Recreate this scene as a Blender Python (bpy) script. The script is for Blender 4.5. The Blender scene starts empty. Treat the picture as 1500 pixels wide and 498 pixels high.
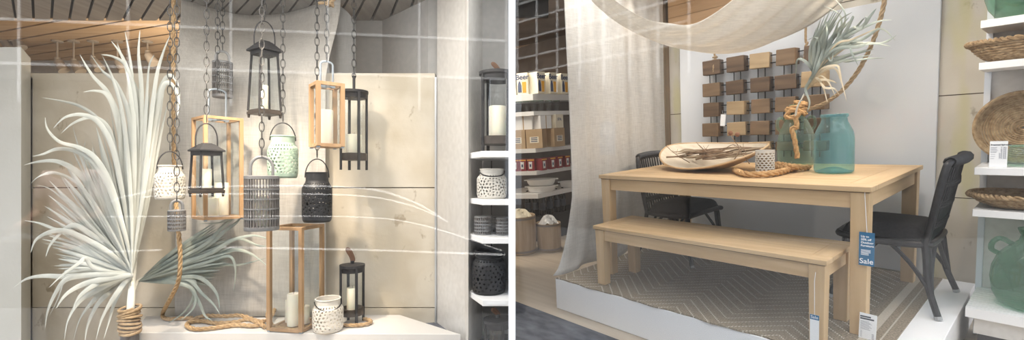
import bpy, math, random
from mathutils import Vector, Matrix
random.seed(7)
S = bpy.context.scene
COL = S.collection
PI = math.pi

# ------------------------------------------------------------------ camera, world, exposure
F = 690.0; CX = 750.0; CY = 262.0; EYE = 1.32
cam = bpy.data.cameras.new('camera'); camo = bpy.data.objects.new('camera', cam); COL.objects.link(camo)
camo.location = (0, 0, EYE); camo.rotation_euler = (PI/2, 0, 0)
cam.sensor_fit = 'HORIZONTAL'; cam.sensor_width = 36.0; cam.lens = 36.0*F/1500.0
cam.shift_x = 0.0; cam.shift_y = (CY-249.0)/1500.0
cam.clip_start = 0.05; cam.clip_end = 200
S.camera = camo
S.view_settings.view_transform = 'Standard'; S.view_settings.look = 'None'
S.view_settings.exposure = 0.28; S.view_settings.gamma = 1.0
S.view_settings.use_curve_mapping = False
try:
    S.cycles.use_denoising = True
    S.cycles.max_bounces = 10; S.cycles.transparent_max_bounces = 24
    S.cycles.caustics_reflective = False; S.cycles.caustics_refractive = False
except Exception: pass
W = bpy.data.worlds.new('sky'); S.world = W; W.use_nodes = True
wn = W.node_tree.nodes; wl = W.node_tree.links
bg = wn['Background']; bg.inputs['Strength'].default_value = 2.9
tc = wn.new('ShaderNodeTexCoord'); nz = wn.new('ShaderNodeTexNoise'); nz.inputs['Scale'].default_value = 2.2; nz.inputs['Detail'].default_value = 4
rp = wn.new('ShaderNodeValToRGB'); rp.color_ramp.elements[0].position = .35; rp.color_ramp.elements[1].position = .7
rp.color_ramp.elements[0].color = (.66, .74, .86, 1); rp.color_ramp.elements[1].color = (.95, .96, .98, 1)
wl.new(tc.outputs['Generated'], nz.inputs['Vector']); wl.new(nz.outputs['Fac'], rp.inputs['Fac']); wl.new(rp.outputs['Color'], bg.inputs['Color'])

sun = bpy.data.lights.new('sun', 'SUN'); sun.energy = 16.0; sun.angle = math.radians(.6); sun.color = (1, .96, .9)
suno = bpy.data.objects.new('sun', sun); COL.objects.link(suno); suno.location = (0, 6, 12)
suno.rotation_euler = Vector((.12, -math.cos(math.radians(57)), -math.sin(math.radians(57)))).to_track_quat('-Z', 'Y').to_euler()

# the right-hand window was seen by a slightly tilted eye: its whole place stands in its own rigid frame
RF = Matrix(((0.6424237966, 0.7642820832, -0.0562544471, 0.6673627996),
             (-0.7651861999, 0.6356748226, -0.1020176426, 3.4814055392),
             (-0.0422107207, 0.1085836879, 0.9931907359, -0.7056614021+EYE),
             (0, 0, 0, 1)))
# re-orthonormalise
_q = RF.to_quaternion(); RF = Matrix.Translation(RF.to_translation()) @ _q.to_matrix().to_4x4()
RI = RF.inverted()
LF = Matrix.Identity(4)
EYER = RI @ Vector((0, 0, EYE))

def P(px, py, Y):                       # left place: photo point at a depth
    return Vector(((px-CX)/F*Y, Y, EYE-(py-CY)/F*Y))
def _ray(px, py):
    return RI.to_3x3() @ Vector(((px-CX)/F, 1, -(py-CY)/F))
def RZ(px, py, z): r = _ray(px, py); return EYER+r*((z-EYER.z)/r.z)
def RY(px, py, y): r = _ray(px, py); return EYER+r*((y-EYER.y)/r.y)
def RX(px, py, x): r = _ray(px, py); return EYER+r*((x-EYER.x)/r.x)
def RD(px, py, d): return EYER+_ray(px, py)*d

def lamp(name, kind, frame, loc, target, power, color, size=.05, angle=60, blend=.6):
    l = bpy.data.lights.new(name, kind); l.energy = power; l.color = color
    if kind == 'SPOT': l.spot_size = math.radians(angle); l.spot_blend = blend; l.shadow_soft_size = size
    elif kind == 'AREA': l.shape = 'RECTANGLE'; l.size = size[0]; l.size_y = size[1]
    else: l.shadow_soft_size = size
    o = bpy.data.objects.new(name, l); COL.objects.link(o)
    a = frame @ Vector(loc); b = frame @ Vector(target)
    o.matrix_world = Matrix.Translation(a) @ (b-a).to_track_quat('-Z', 'Y').to_matrix().to_4x4()
    return o
WARM = (1.0, .83, .65)
lamp('spot_light_display', 'SPOT', LF, (-1.2, 2.1, 2.55), (-1.35, 3.1, 1.2), 44, WARM, .05, 70)
lamp('spot_light_lantern', 'SPOT', LF, (-1.5, 2.2, 2.55), (-1.75, 3.2, .45), 170, WARM, .05, 58)
lamp('spot_light_palm', 'SPOT', LF, (-1.6, 2.3, 2.55), (-2.4, 3.0, 1.3), 3, WARM, .05, 60)
lamp('spot_light_shelf', 'SPOT', LF, (-.35, 1.9, 2.5), (-.15, 2.8, .9), 14, WARM, .05, 70)
lamp('fill_display', 'AREA', LF, (-1.3, 2.2, 2.56), (-1.3, 2.6, 0), 46, (1, .95, .88), (2.4, 1.0))  # unseen soft fill lamp added over the lantern display
lamp('fill_store', 'POINT', LF, (-4.6, 6.6, 2.2), (-4.6, 6.6, 0), 90, (1, .80, .58), .25)  # point fill added out of view to brighten the store ceiling
lamp('ceiling_panel_store', 'AREA', LF, (-4.2, 6.0, 3.3), (-4.2, 6.0, 0), 50, (1, .82, .62), (3, 2))
lamp('spot_light_table', 'SPOT', RF, (1.35, 1.05, 2.2), (.7, .5, .74), 52, WARM, .03, 75)
lamp('spot_light_swag', 'SPOT', RF, (-.1, .7, 2.2), (.1, .7, 1.5), 9, WARM, .05, 100)
lamp('fill_bay', 'AREA', RF, (.8, .1, 2.2), (.8, .5, 0), 26, (1, .97, .93), (1.8, 1.0))  # added area fill, unseen, softening the table bay
lamp('spot_light_rack', 'SPOT', RF, (1.7, -.1, 2.2), (2.0, .8, .8), 24, WARM, .04, 80)
lamp('fill_shop', 'AREA', RF, (-1.7, .4, 2.2), (-1.3, .9, .4), 26, (1, .9, .76), (1.2, 1.0))  # unseen area lamp added to fill the shop shelves

# ------------------------------------------------------------------ materials
def mat(name, c, rough=.6, metal=0, c2=None, scale=6, stretch=(1, 1, 1), detail=4, bump=0, trans=0, ior=1.45, sheen=0, contrast=(.35, .65), wave=None, bscale=None, sss=0):
    m = bpy.data.materials.new(name); m.use_nodes = True
    n = m.node_tree.nodes; l = m.node_tree.links; b = n['Principled BSDF']
    b.inputs['Base Color'].default_value = (*c, 1); b.inputs['Roughness'].default_value = rough; b.inputs['Metallic'].default_value = metal
    b.inputs['Transmission Weight'].default_value = trans; b.inputs['IOR'].default_value = ior
    if sheen: b.inputs['Sheen Weight'].default_value = sheen
    if sss:
        b.inputs['Subsurface Weight'].default_value = sss; b.inputs['Subsurface Radius'].default_value = (.02, .012, .006)
    t = n.new('ShaderNodeTexCoord'); mp = n.new('ShaderNodeMapping'); mp.inputs['Scale'].default_value = stretch
    l.new(t.outputs['Object'], mp.inputs['Vector'])
    nz = n.new('ShaderNodeTexNoise'); nz.inputs['Scale'].default_value = scale; nz.inputs['Detail'].default_value = detail
    l.new(mp.outputs['Vector'], nz.inputs['Vector'])
    if c2:
        r = n.new('ShaderNodeValToRGB'); r.color_ramp.elements[0].position, r.color_ramp.elements[1].position = contrast
        r.color_ramp.elements[0].color = (*c, 1); r.color_ramp.elements[1].color = (*c2, 1)
        l.new(nz.outputs['Fac'], r.inputs['Fac']); l.new(r.outputs['Color'], b.inputs['Base Color'])
    if bump:
        bp = n.new('ShaderNodeBump'); bp.inputs['Strength'].default_value = bump; bp.inputs['Distance'].default_value = .004
        if bscale:
            n2 = n.new('ShaderNodeTexNoise'); n2.inputs['Scale'].default_value = bscale; n2.inputs['Detail'].default_value = 3
            l.new(t.outputs['Object'], n2.inputs['Vector']); l.new(n2.outputs['Fac'], bp.inputs['Height'])
        else: l.new(nz.outputs['Fac'], bp.inputs['Height'])
        l.new(bp.outputs['Normal'], b.inputs['Normal'])
    return m
def stone(name, c, c2, pit, stain=None):
    m = mat(name, c, .75, c2=c2, scale=3.0, detail=10, contrast=(.36, .66), bump=.25, bscale=40)
    n = m.node_tree.nodes; l = m.node_tree.links; b = n['Principled BSDF']
    src = b.inputs['Base Color'].links[0].from_socket
    t = n.new('ShaderNodeTexCoord'); mp = n.new('ShaderNodeMapping'); mp.inputs['Scale'].default_value = (1, 1, .7)
    l.new(t.outputs['Object'], mp.inputs['Vector'])
    v = n.new('ShaderNodeTexNoise'); v.inputs['Scale'].default_value = 9; v.inputs['Detail'].default_value = 6; v.inputs['Roughness'].default_value = .65
    l.new(mp.outputs['Vector'], v.inputs['Vector'])
    r = n.new('ShaderNodeValToRGB'); r.color_ramp.elements[0].position = .63; r.color_ramp.elements[1].position = .69
    r.color_ramp.elements[0].color = (0, 0, 0, 1); r.color_ramp.elements[1].color = (.75, .75, .75, 1)
    l.new(v.outputs['Fac'], r.inputs['Fac'])
    mx = n.new('ShaderNodeMixRGB'); l.new(r.outputs['Color'], mx.inputs['Fac']); l.new(src, mx.inputs['Color1']); mx.inputs['Color2'].default_value = (*pit, 1)
    out = mx.outputs['Color']
    if stain:
        s = n.new('ShaderNodeTexNoise'); s.inputs['Scale'].default_value = 1.7; s.inputs['Detail'].default_value = 2
        mp2 = n.new('ShaderNodeMapping'); mp2.inputs['Scale'].default_value = (3.5, 3.5, .9); mp2.inputs['Location'].default_value = (1.3, 0, 2)
        l.new(t.outputs['Object'], mp2.inputs['Vector']); l.new(mp2.outputs['Vector'], s.inputs['Vector'])
        r2 = n.new('ShaderNodeValToRGB'); r2.color_ramp.elements[0].position = .52; r2.color_ramp.elements[1].position = .66
        r2.color_ramp.elements[0].color = (0, 0, 0, 1); r2.color_ramp.elements[1].color = (.6, .6, .6, 1)
        l.new(s.outputs['Fac'], r2.inputs['Fac'])
        m2 = n.new('ShaderNodeMixRGB'); l.new(r2.outputs['Color'], m2.inputs['Fac']); l.new(out, m2.inputs['Color1']); m2.inputs['Color2'].default_value = (*stain, 1)
        out = m2.outputs['Color']
    l.new(out, b.inputs['Base Color'])
    return m
def wood(name, c, c2, axis='X', scale=9, rough=.5):
    st = {'X': (.12, 1.6, 1.6), 'Y': (1.6, .12, 1.6), 'Z': (1.6, 1.6, .12)}[axis]
    return mat(name, c, rough, c2=c2, scale=scale*2, stretch=st, detail=6, contrast=(.3, .7), bump=.08)
def linen(name, c, c2, transl=.25):
    m = mat(name, c, .9, c2=c2, scale=3, stretch=(14, 14, 60), detail=5, contrast=(.3, .7), bump=.12)
    n = m.node_tree.nodes; l = m.node_tree.links; b = n['Principled BSDF']
    mp = [k for k in n if k.type == 'MAPPING'][0]; mp.inputs['Scale'].default_value = (40, 40, 4)
    n2 = n.new('ShaderNodeTexNoise'); n2.inputs['Scale'].default_value = 3; n2.inputs['Detail'].default_value = 4
    t = n.new('ShaderNodeTexCoord'); m2 = n.new('ShaderNodeMapping'); m2.inputs['Scale'].default_value = (4, 4, 60)
    l.new(t.outputs['Object'], m2.inputs['Vector']); l.new(m2.outputs['Vector'], n2.inputs['Vector'])
    src = b.inputs['Base Color'].links[0].from_socket
    mx = n.new('ShaderNodeMixRGB'); mx.blend_type = 'MULTIPLY'; mx.inputs['Fac'].default_value = .35
    l.new(src, mx.inputs['Color1']); l.new(n2.outputs['Fac'], mx.inputs['Color2'])
    hs = n.new('ShaderNodeBrightContrast'); hs.inputs['Bright'].default_value = .06; l.new(mx.outputs['Color'], hs.inputs['Color'])
    l.new(hs.outputs['Color'], b.inputs['Base Color'])
    tr = n.new('ShaderNodeBsdfTranslucent'); l.new(hs.outputs['Color'], tr.inputs['Color'])
    ms = n.new('ShaderNodeMixShader'); ms.inputs['Fac'].default_value = transl
    out = n['Material Output']; l.new(b.outputs['BSDF'], ms.inputs[1]); l.new(tr.outputs['BSDF'], ms.inputs[2]); l.new(ms.outputs['Shader'], out.inputs['Surface'])
    return m
def thin_glass(name, tint=(.97, .99, .99), k=1.6, rough=0.0):
    m = bpy.data.materials.new(name); m.use_nodes = True
    n = m.node_tree.nodes; l = m.node_tree.links; n.remove(n['Principled BSDF'])
    tr = n.new('ShaderNodeBsdfTransparent'); tr.inputs['Color'].default_value = (*tint, 1)
    gl = n.new('ShaderNodeBsdfGlossy'); gl.inputs['Roughness'].default_value = rough; gl.inputs['Color'].default_value = (1, 1, 1, 1)
    fr = n.new('ShaderNodeLayerWeight'); pw = n.new('ShaderNodeMath'); pw.operation = 'POWER'; pw.inputs[1].default_value = 4.0
    l.new(fr.outputs['Facing'], pw.inputs[0])
    mu = n.new('ShaderNodeMath'); mu.operation = 'MULTIPLY_ADD'; mu.use_clamp = True; mu.inputs[1].default_value = .6*min(k, 1.5); mu.inputs[2].default_value = .035*k
    l.new(pw.outputs['Value'], mu.inputs[0])
    mx = n.new('ShaderNodeMixShader'); l.new(mu.outputs['Value'], mx.inputs['Fac']); l.new(tr.outputs['BSDF'], mx.inputs[1]); l.new(gl.outputs['BSDF'], mx.inputs[2])
    l.new(mx.outputs['Shader'], n['Material Output'].inputs['Surface'])
    return m
M = {}
M['white'] = mat('white_paint', (.82, .82, .82), .5)
M['white_wall'] = mat('white_wall_paint', (.67, .705, .75), .7, c2=(.71, .74, .78), scale=3)
M['plinth'] = mat('offwhite_plinth', (.62, .60, .57), .6)
M['cream'] = mat('cream_plaster', (.60, .575, .54), .8, c2=(.66, .635, .60), scale=30)
M['grey_wall'] = mat('grey_wall_paint', (.40, .40, .39), .8, c2=(.44, .43, .42), scale=25)
M['stone'] = stone('travertine_panel', (.52, .46, .36), (.66, .61, .52), (.33, .27, .19))
M['stone_pale'] = stone('travertine_column', (.56, .52, .44), (.66, .62, .54), (.30, .25, .18), (.55, .52, .25))
M['pillar'] = stone('pale_stone_block', (.54, .54, .50), (.60, .60, .565), (.55, .52, .46))
M['track'] = mat('track_lamp_enamel', (.42, .38, .33), .5)
M['alu'] = mat('brushed_aluminium', (.55, .56, .57), .4, .7)
M['mullion'] = mat('white_mullion', (.92, .92, .92), .4)
M['plank'] = wood('grey_ceiling_plank', (.26, .245, .225), (.38, .36, .335), 'Y', 5, .7)
M['plank_warm'] = wood('warm_ceiling_plank', (.42, .30, .19), (.52, .39, .26), 'X', 4, .7)
M['groove'] = mat('dark_groove', (.05, .045, .04), .9)
M['linen'] = linen('natural_linen', (.62, .59, .54), (.74, .71, .66))
M['linen_grey'] = linen('grey_linen', (.50, .50, .49), (.58, .58, .57))
M['linen_white'] = linen('pale_linen', (.72, .70, .66), (.84, .82, .78), .3)
M['muslin'] = linen('cream_muslin', (.80, .75, .67), (.86, .82, .75), .4)
M['iron'] = mat('dark_iron', (.022, .022, .025), .55, .2, c2=(.036, .035, .036), scale=20)
M['iron_brown'] = mat('bronze_brown_metal', (.06, .05, .043), .45, .5, c2=(.085, .07, .06), scale=15)
M['chain'] = mat('chain_steel', (.04, .039, .038), .55, .2)
M['steel'] = mat('galvanised_steel', (.30, .34, .38), .4, .7)
M['honey'] = wood('honey_wood', (.38, .225, .11), (.50, .32, .175), 'Z', 10)
M['honey_x'] = wood('warm_panel_wood', (.36, .22, .11), (.48, .31, .17), 'X', 6)
M['honey_dark'] = wood('brown_lantern_wood', (.31, .19, .095), (.42, .27, .145), 'Z', 10)
M['slat'] = mat('grey_washed_wood', (.10, .092, .088), .6, c2=(.15, .138, .13), scale=30, stretch=(2, 2, .3))
M['slat_rim'] = mat('grey_rim_metal', (.20, .20, .20), .5, .3)
M['cer_white'] = mat('white_ceramic', (.62, .585, .52), .35, c2=(.68, .645, .58), scale=12)
M['cer_mint'] = mat('mint_ceramic', (.36, .48, .38), .35, c2=(.42, .54, .43), scale=12)
M['cer_black'] = mat('black_ceramic', (.012, .0125, .014), .5, c2=(.02, .02, .022), scale=12)
M['wax'] = mat('ivory_wax', (.86, .80, .66), .5, sss=.25)
M['wick'] = mat('black_wick', (.03, .03, .03), .9)
M['rope'] = mat('jute_rope', (.34, .215, .105), .85, c2=(.50, .35, .19), scale=60, bump=.4)
M['rope_warm'] = mat('golden_rope', (.42, .235, .095), .85, c2=(.60, .38, .18), scale=60, bump=.4)
M['rope_grey'] = mat('weathered_rope', (.30, .21, .12), .9, c2=(.42, .31, .19), scale=60, bump=.4)
M['palm'] = mat('dried_palm_leaf', (.46, .48, .44), .6, c2=(.62, .63, .57), scale=7, stretch=(1, 1, .5), contrast=(.3, .7))
M['palm_grey'] = mat('grey_green_palm_leaf', (.26, .31, .285), .6, c2=(.44, .47, .41), scale=8, contrast=(.3, .7))
M['palm_straw'] = mat('straw_palm_leaf', (.60, .50, .34), .6, c2=(.72, .63, .48), scale=8)
M['stem'] = mat('pale_palm_stem', (.66, .66, .60), .6, c2=(.74, .72, .64), scale=9)
M['leather'] = mat('brown_leather', (.16, .085, .05), .5)
M['lglass'] = thin_glass('lantern_glass', (.96, .98, .98), 1.4)
M['pane'] = thin_glass('shop_window_glass', (.985, .99, .99), .55)
M['frost'] = mat('frosted_liner', (.74, .72, .66), .5, sss=.1)
M['oak'] = wood('pale_teak', (.52, .35, .185), (.66, .47, .27), 'X', 7)
M['oak_y'] = wood('pale_teak_cross', (.52, .35, .185), (.66, .47, .27), 'Y', 7)
M['oak_z'] = wood('pale_teak_upright', (.50, .335, .175), (.63, .45, .255), 'Z', 7)
M['gap'] = mat('dark_joint', (.10, .07, .04), .9)
M['wicker'] = mat('black_wicker', (.012, .012, .014), .45, c2=(.022, .022, .025), scale=40, bump=.3)
M['cushion'] = mat('black_canvas', (.016, .016, .018), .85, c2=(.024, .024, .027), scale=80, bump=.2)
M['foot'] = mat('grey_plastic_foot', (.35, .36, .36), .5)
M['floor'] = wood('pale_wood_floor', (.47, .39, .30), (.58, .50, .40), 'X', 6, .45)
M['floor_dark'] = mat('dark_mottled_floor', (.05, .055, .07), .8, c2=(.13, .14, .17), scale=16, stretch=(.5, 1, 1), contrast=(.35, .7), bump=.4)
M['bowl_out'] = wood('turned_wood', (.52, .35, .19), (.64, .46, .28), 'X', 8)
M['bowl_in'] = wood('pale_inner_wood', (.60, .52, .40), (.72, .64, .52), 'X', 10)
M['twig'] = mat('dry_twig', (.20, .13, .08), .8, c2=(.36, .25, .16), scale=20)
M['pod'] = mat('brown_seed_pod', (.20, .08, .04), .6, c2=(.28, .13, .07), scale=30)
M['bark'] = mat('bark_strip', (.30, .22, .14), .8, c2=(.46, .36, .24), scale=14, stretch=(.3, 2, 2))
M['blk_dark'] = wood('walnut_block', (.07, .042, .025), (.15, .095, .055), 'X', 8)
M['blk_mid'] = wood('acacia_block', (.13, .082, .045), (.23, .15, .085), 'X', 7)
M['blk_pale'] = wood('pale_acacia_block', (.32, .225, .125), (.46, .34, .20), 'X', 7)
M['wire'] = mat('black_rod', (.02, .02, .022), .5, .4)
M['paper'] = mat('white_card', (.86, .87, .88), .6)
M['blue'] = mat('sale_tag_blue', (.022, .14, .28), .5)
M['ink'] = mat('dark_ink', (.05, .06, .08), .7)
M['inkgrey'] = mat('grey_ink', (.35, .36, .40), .7)
M['inkwhite'] = mat('white_ink', (.9, .92, .93), .6)
M['string'] = mat('white_string', (.8, .8, .8), .8)
M['seagrass'] = mat('woven_seagrass', (.23, .145, .07), .8, c2=(.42, .30, .17), scale=45, bump=.5)
M['barrel'] = wood('pale_barrel_wood', (.40, .30, .20), (.52, .41, .29), 'Z', 9)
M['hoop'] = mat('barrel_hoop', (.30, .27, .25), .5, .4)
M['insert'] = mat('amber_glass_insert', (.30, .20, .10), .5)
M['box_tan'] = mat('kraft_card', (.45, .32, .19), .8, c2=(.52, .38, .24), scale=5)
M['box_red'] = mat('red_card', (.25, .025, .035), .5)
M['box_cream'] = mat('cream_card', (.82, .77, .64), .6)
M['amber'] = mat('amber_print', (.80, .42, .06), .6)
M['navy'] = mat('navy_print', (.06, .08, .16), .6)
M['tag_red'] = mat('red_ticket', (.55, .04, .03), .6)
M['porcelain'] = mat('white_porcelain', (.80, .80, .79), .25)
M['bottle'] = mat('black_bottle_glass', (.012, .013, .014), .15)
M['cream_fab'] = mat('cream_packing', (.78, .72, .58), .8)
M['clearplastic'] = mat('clear_wrap', (.75, .76, .78), .25)
M['facade'] = mat('street_facade', (.085, .08, .078), .6, c2=(.12, .115, .11), scale=.8)
M['facade_side'] = mat('street_side_facade', (.08, .08, .08), .6, c2=(.11, .11, .11), scale=.5)
M['skin'] = mat('skin_tone', (.55, .36, .27), .5)
M['pink_cloth'] = mat('pale_pink_cloth', (.72, .52, .50), .8)
M['hair'] = mat('dark_hair', (.05, .035, .025), .6)
M['car_paint'] = mat('silver_car_paint', (.07, .075, .085), .25, .3)
M['car_glass'] = mat('dark_car_glass', (.03, .035, .04), .08)
M['chrome'] = mat('bright_chrome', (.95, .95, .96), .55, 1.0)
M['sign_green'] = mat('sign_green_paint', (.05, .12, .09), .6)
M['sign_red'] = mat('sign_dark_red_paint', (.16, .06, .05), .6)
M['facade_line'] = mat('facade_mullion', (.92, .92, .92), .5)
M['facade_low'] = mat('street_shopfront', (.10, .09, .085), .6, c2=(.20, .18, .16), scale=.6)
M['paving'] = mat('paving_stone', (.17, .17, .175), .8, c2=(.23, .23, .235), scale=5)
M['darkwall'] = mat('dark_shop_wall', (.14, .115, .095), .8, c2=(.20, .165, .14), scale=3)
M['dark_strip'] = wood('dark_brown_strip', (.20, .15, .10), (.28, .21, .15), 'Z', 6)
M['kick'] = mat('dark_kickboard', (.03, .03, .032), .6)
def tinted_glass(name, c, rough=.02, dens=9.0):
    m = bpy.data.materials.new(name); m.use_nodes = True
    n = m.node_tree.nodes; l = m.node_tree.links; b = n['Principled BSDF']
    b.inputs['Base Color'].default_value = (*c, 1); b.inputs['Transmission Weight'].default_value = 1; b.inputs['Roughness'].default_value = rough; b.inputs['IOR'].default_value = 1.35
    tr = n.new('ShaderNodeBsdfTransparent'); tr.inputs['Color'].default_value = (*c, 1)
    gl = n.new('ShaderNodeBsdfGlossy'); gl.inputs['Roughness'].default_value = .03
    df = n.new('ShaderNodeBsdfDiffuse'); df.inputs['Color'].default_value = (*c, 1)
    lw = n.new('ShaderNodeLayerWeight'); lw.inputs['Blend'].default_value = .35
    pw = n.new('ShaderNodeMath'); pw.operation = 'MULTIPLY_ADD'; pw.inputs[1].default_value = .30; pw.inputs[2].default_value = .035; pw.use_clamp = True
    l.new(lw.outputs['Facing'], pw.inputs[0])
    mx = n.new('ShaderNodeMixShader'); l.new(pw.outputs['Value'], mx.inputs['Fac']); l.new(tr.outputs['BSDF'], mx.inputs[1]); l.new(df.outputs['BSDF'], mx.inputs[2])
    fr = n.new('ShaderNodeMath'); fr.operation = 'MULTIPLY_ADD'; fr.inputs[1].default_value = .45; fr.inputs[2].default_value = .04
    pf = n.new('ShaderNodeMath'); pf.operation = 'POWER'; pf.inputs[1].default_value = 4.0; lf = n.new('ShaderNodeLayerWeight')
    l.new(lf.outputs['Facing'], pf.inputs[0]); l.new(pf.outputs['Value'], fr.inputs[0])
    m2 = n.new('ShaderNodeMixShader'); l.new(fr.outputs['Value'], m2.inputs['Fac']); l.new(mx.outputs['Shader'], m2.inputs[1]); l.new(gl.outputs['BSDF'], m2.inputs[2])
    n.remove(b); l.new(m2.outputs['Shader'], n['Material Output'].inputs['Surface'])
    return m
M['g_teal'] = tinted_glass('teal_glass', (.52, .77, .79))
M['g_green'] = tinted_glass('green_glass', (.66, .80, .70))
M['g_olive'] = tinted_glass('sea_green_glass', (.43, .63, .51))
M['g_clear'] = tinted_glass('clear_green_glass', (.75, .88, .80))

# ------------------------------------------------------------------ mesh helper
class MB:
    def __init__(s): s.v = []; s.f = []; s.mi = []
    def add(s, vs, fs, mi=0, xf=None):
        b = len(s.v)
        s.v += [tuple(xf @ Vector(p)) if xf is not None else tuple(p) for p in vs]
        s.f += [tuple(b+i for i in q) for q in fs]; s.mi += [mi]*len(fs)
        return s
    def box(s, a, b, mi=0, xf=None):
        x0, y0, z0 = a; x1, y1, z1 = b
        return s.add([(x0,y0,z0),(x1,y0,z0),(x1,y1,z0),(x0,y1,z0),(x0,y0,z1),(x1,y0,z1),(x1,y1,z1),(x0,y1,z1)],
              [(0,3,2,1),(4,5,6,7),(0,1,5,4),(1,2,6,5),(2,3,7,6),(3,0,4,7)], mi, xf)
    def cbox(s, c, d, mi=0, xf=None):
        return s.box((c[0]-d[0]/2,c[1]-d[1]/2,c[2]-d[2]/2),(c[0]+d[0]/2,c[1]+d[1]/2,c[2]+d[2]/2), mi, xf)
    def frust(s, c0, d0, c1, d1, mi=0, xf=None):   # tapered box: bottom centre/size, top centre/size
        vs = []
        for c, d in ((c0,d0),(c1,d1)):
            for sx, sy in ((-1,-1),(1,-1),(1,1),(-1,1)): vs.append((c[0]+sx*d[0]/2, c[1]+sy*d[1]/2, c[2]))
        return s.add(vs, [(0,3,2,1),(4,5,6,7),(0,1,5,4),(1,2,6,5),(2,3,7,6),(3,0,4,7)], mi, xf)
    def prism(s, poly, z0, z1, mi=0, xf=None):
        n = len(poly)
        return s.add([(x,y,z0) for x,y in poly]+[(x,y,z1) for x,y in poly],
              [tuple(range(n))[::-1], tuple(range(n,2*n))]+[(i,(i+1)%n,n+(i+1)%n,n+i) for i in range(n)], mi, xf)
    def tube(s, pts, r, n=8, closed=False, mi=0, xf=None, cap=True, flat=1.0):
        pts = [Vector(p) for p in pts]; k = len(pts)
        rs = r if isinstance(r, (list, tuple)) else [r]*k
        tans = []
        for i in range(k):
            a = pts[(i-1)%k] if closed or i else pts[0]; b = pts[(i+1)%k] if closed or i < k-1 else pts[-1]
            t = (b-a); tans.append(t.normalized() if t.length > 1e-9 else Vector((0,0,1)))
        up = Vector((0,0,1)) if abs(tans[0].z) < .9 else Vector((1,0,0))
        nrm = (up-tans[0]*up.dot(tans[0])).normalized(); vs = []
        for i in range(k):
            nrm = nrm-tans[i]*nrm.dot(tans[i]); nrm = nrm.normalized() if nrm.length > 1e-6 else tans[i].orthogonal().normalized()
            bi = tans[i].cross(nrm)
            for j in range(n):
                a = 2*PI*j/n; vs.append(pts[i]+(nrm*math.cos(a)+bi*math.sin(a)*flat)*rs[i])
        fs = []
        for i in range(k if closed else k-1):
            for j in range(n):
                i2 = (i+1)%k; j2 = (j+1)%n
                fs.append((i*n+j, i*n+j2, i2*n+j2, i2*n+j))
        if cap and not closed: fs += [tuple(range(n))[::-1], tuple((k-1)*n+j for j in range(n))]
        return s.add(vs, fs, mi, xf)
    def lathe(s, prof, n=40, mi=0, xf=None, c=(0,0)):
        vs = []; fs = []; k = len(prof)
        for r, z in prof:
            for j in range(n):
                a = 2*PI*j/n; vs.append((c[0]+r*math.cos(a), c[1]+r*math.sin(a), z))
        for i in range(k-1):
            for j in range(n):
                j2 = (j+1)%n; fs.append((i*n+j, i*n+j2, (i+1)*n+j2, (i+1)*n+j))
        if prof[0][0] > 1e-6 and False: pass
        return s.add(vs, fs, mi, xf)
    def disc(s, r, z, n=40, c=(0,0), mi=0, xf=None):
        return s.add([(c[0]+r*math.cos(2*PI*j/n), c[1]+r*math.sin(2*PI*j/n), z) for j in range(n)], [tuple(range(n))], mi, xf)
    def cyl(s, r, z0, z1, n=40, c=(0,0), mi=0, xf=None, r1=None):
        r1 = r if r1 is None else r1
        s.lathe([(r,z0),(r1,z1)], n, mi, xf, c); s.disc(r1, z1, n, c, mi, xf)
        b = len(s.v); s.add([(c[0]+r*math.cos(2*PI*j/n), c[1]+r*math.sin(2*PI*j/n), z0) for j in range(n)], [tuple(range(n))[::-1]], mi, xf)
        return s
    def grid(s, fn, nu, nv, mi=0, xf=None):
        vs = [fn(u/nu, v/nv) for v in range(nv+1) for u in range(nu+1)]
        fs = [(v*(nu+1)+u, v*(nu+1)+u+1, (v+1)*(nu+1)+u+1, (v+1)*(nu+1)+u) for v in range(nv) for u in range(nu)]
        return s.add(vs, fs, mi, xf)
    def ball(s, c, r, n=12, mi=0, sz=(1,1,1)):
        m = n//2+1; vs = []; fs = []
        for i in range(m+1):
            t = PI*i/m
            for j in range(n):
                a = 2*PI*j/n; vs.append((c[0]+r*sz[0]*math.sin(t)*math.cos(a), c[1]+r*sz[1]*math.sin(t)*math.sin(a), c[2]+r*sz[2]*math.cos(t)))
        for i in range(m):
            for j in range(n): fs.append((i*n+j, (i+1)*n+j, (i+1)*n+(j+1)%n, i*n+(j+1)%n))
        return s.add(vs, fs, mi)
    def ribbon(s, pts, ws, side, fold=.25, mi=0):          # leaf blade with a V fold
        pts = [Vector(p) for p in pts]; k = len(pts); vs = []
        for i in range(k):
            t = (pts[min(i+1,k-1)]-pts[max(i-1,0)]).normalized()
            sd = side[i] if isinstance(side, list) else side
            b = t.cross(sd); b = b.normalized() if b.length > 1e-6 else Vector((1,0,0))
            nn = b.cross(t).normalized()
            vs += [pts[i]-b*ws[i], pts[i]+nn*ws[i]*fold*2, pts[i]+b*ws[i]]
        fs = []
        for i in range(k-1):
            a = 3*i; fs += [(a,a+1,a+4,a+3),(a+1,a+2,a+5,a+4)]
        return s.add(vs, fs, mi)
    def build(s, name, mats, parent=None, smooth=False, bevel=0, solid=0, frame=None, origin=None):
        me = bpy.data.meshes.new(name)
        vs = s.v
        if origin is not None: vs = [(p[0]-origin[0], p[1]-origin[1], p[2]-origin[2]) for p in vs]
        me.from_pydata(vs, [], s.f)
        if not isinstance(mats, (list, tuple)): mats = [mats]
        for m in mats: me.materials.append(M[m] if isinstance(m, str) else m)
        if len(mats) > 1: me.polygons.foreach_set('material_index', s.mi)
        if smooth:
            me.polygons.foreach_set('use_smooth', [True]*len(me.polygons))
            try: me.set_sharp_from_angle(angle=math.radians(40 if smooth is True else smooth))
            except Exception: pass
        me.update()
        o = bpy.data.objects.new(name, me); COL.objects.link(o)
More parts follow.
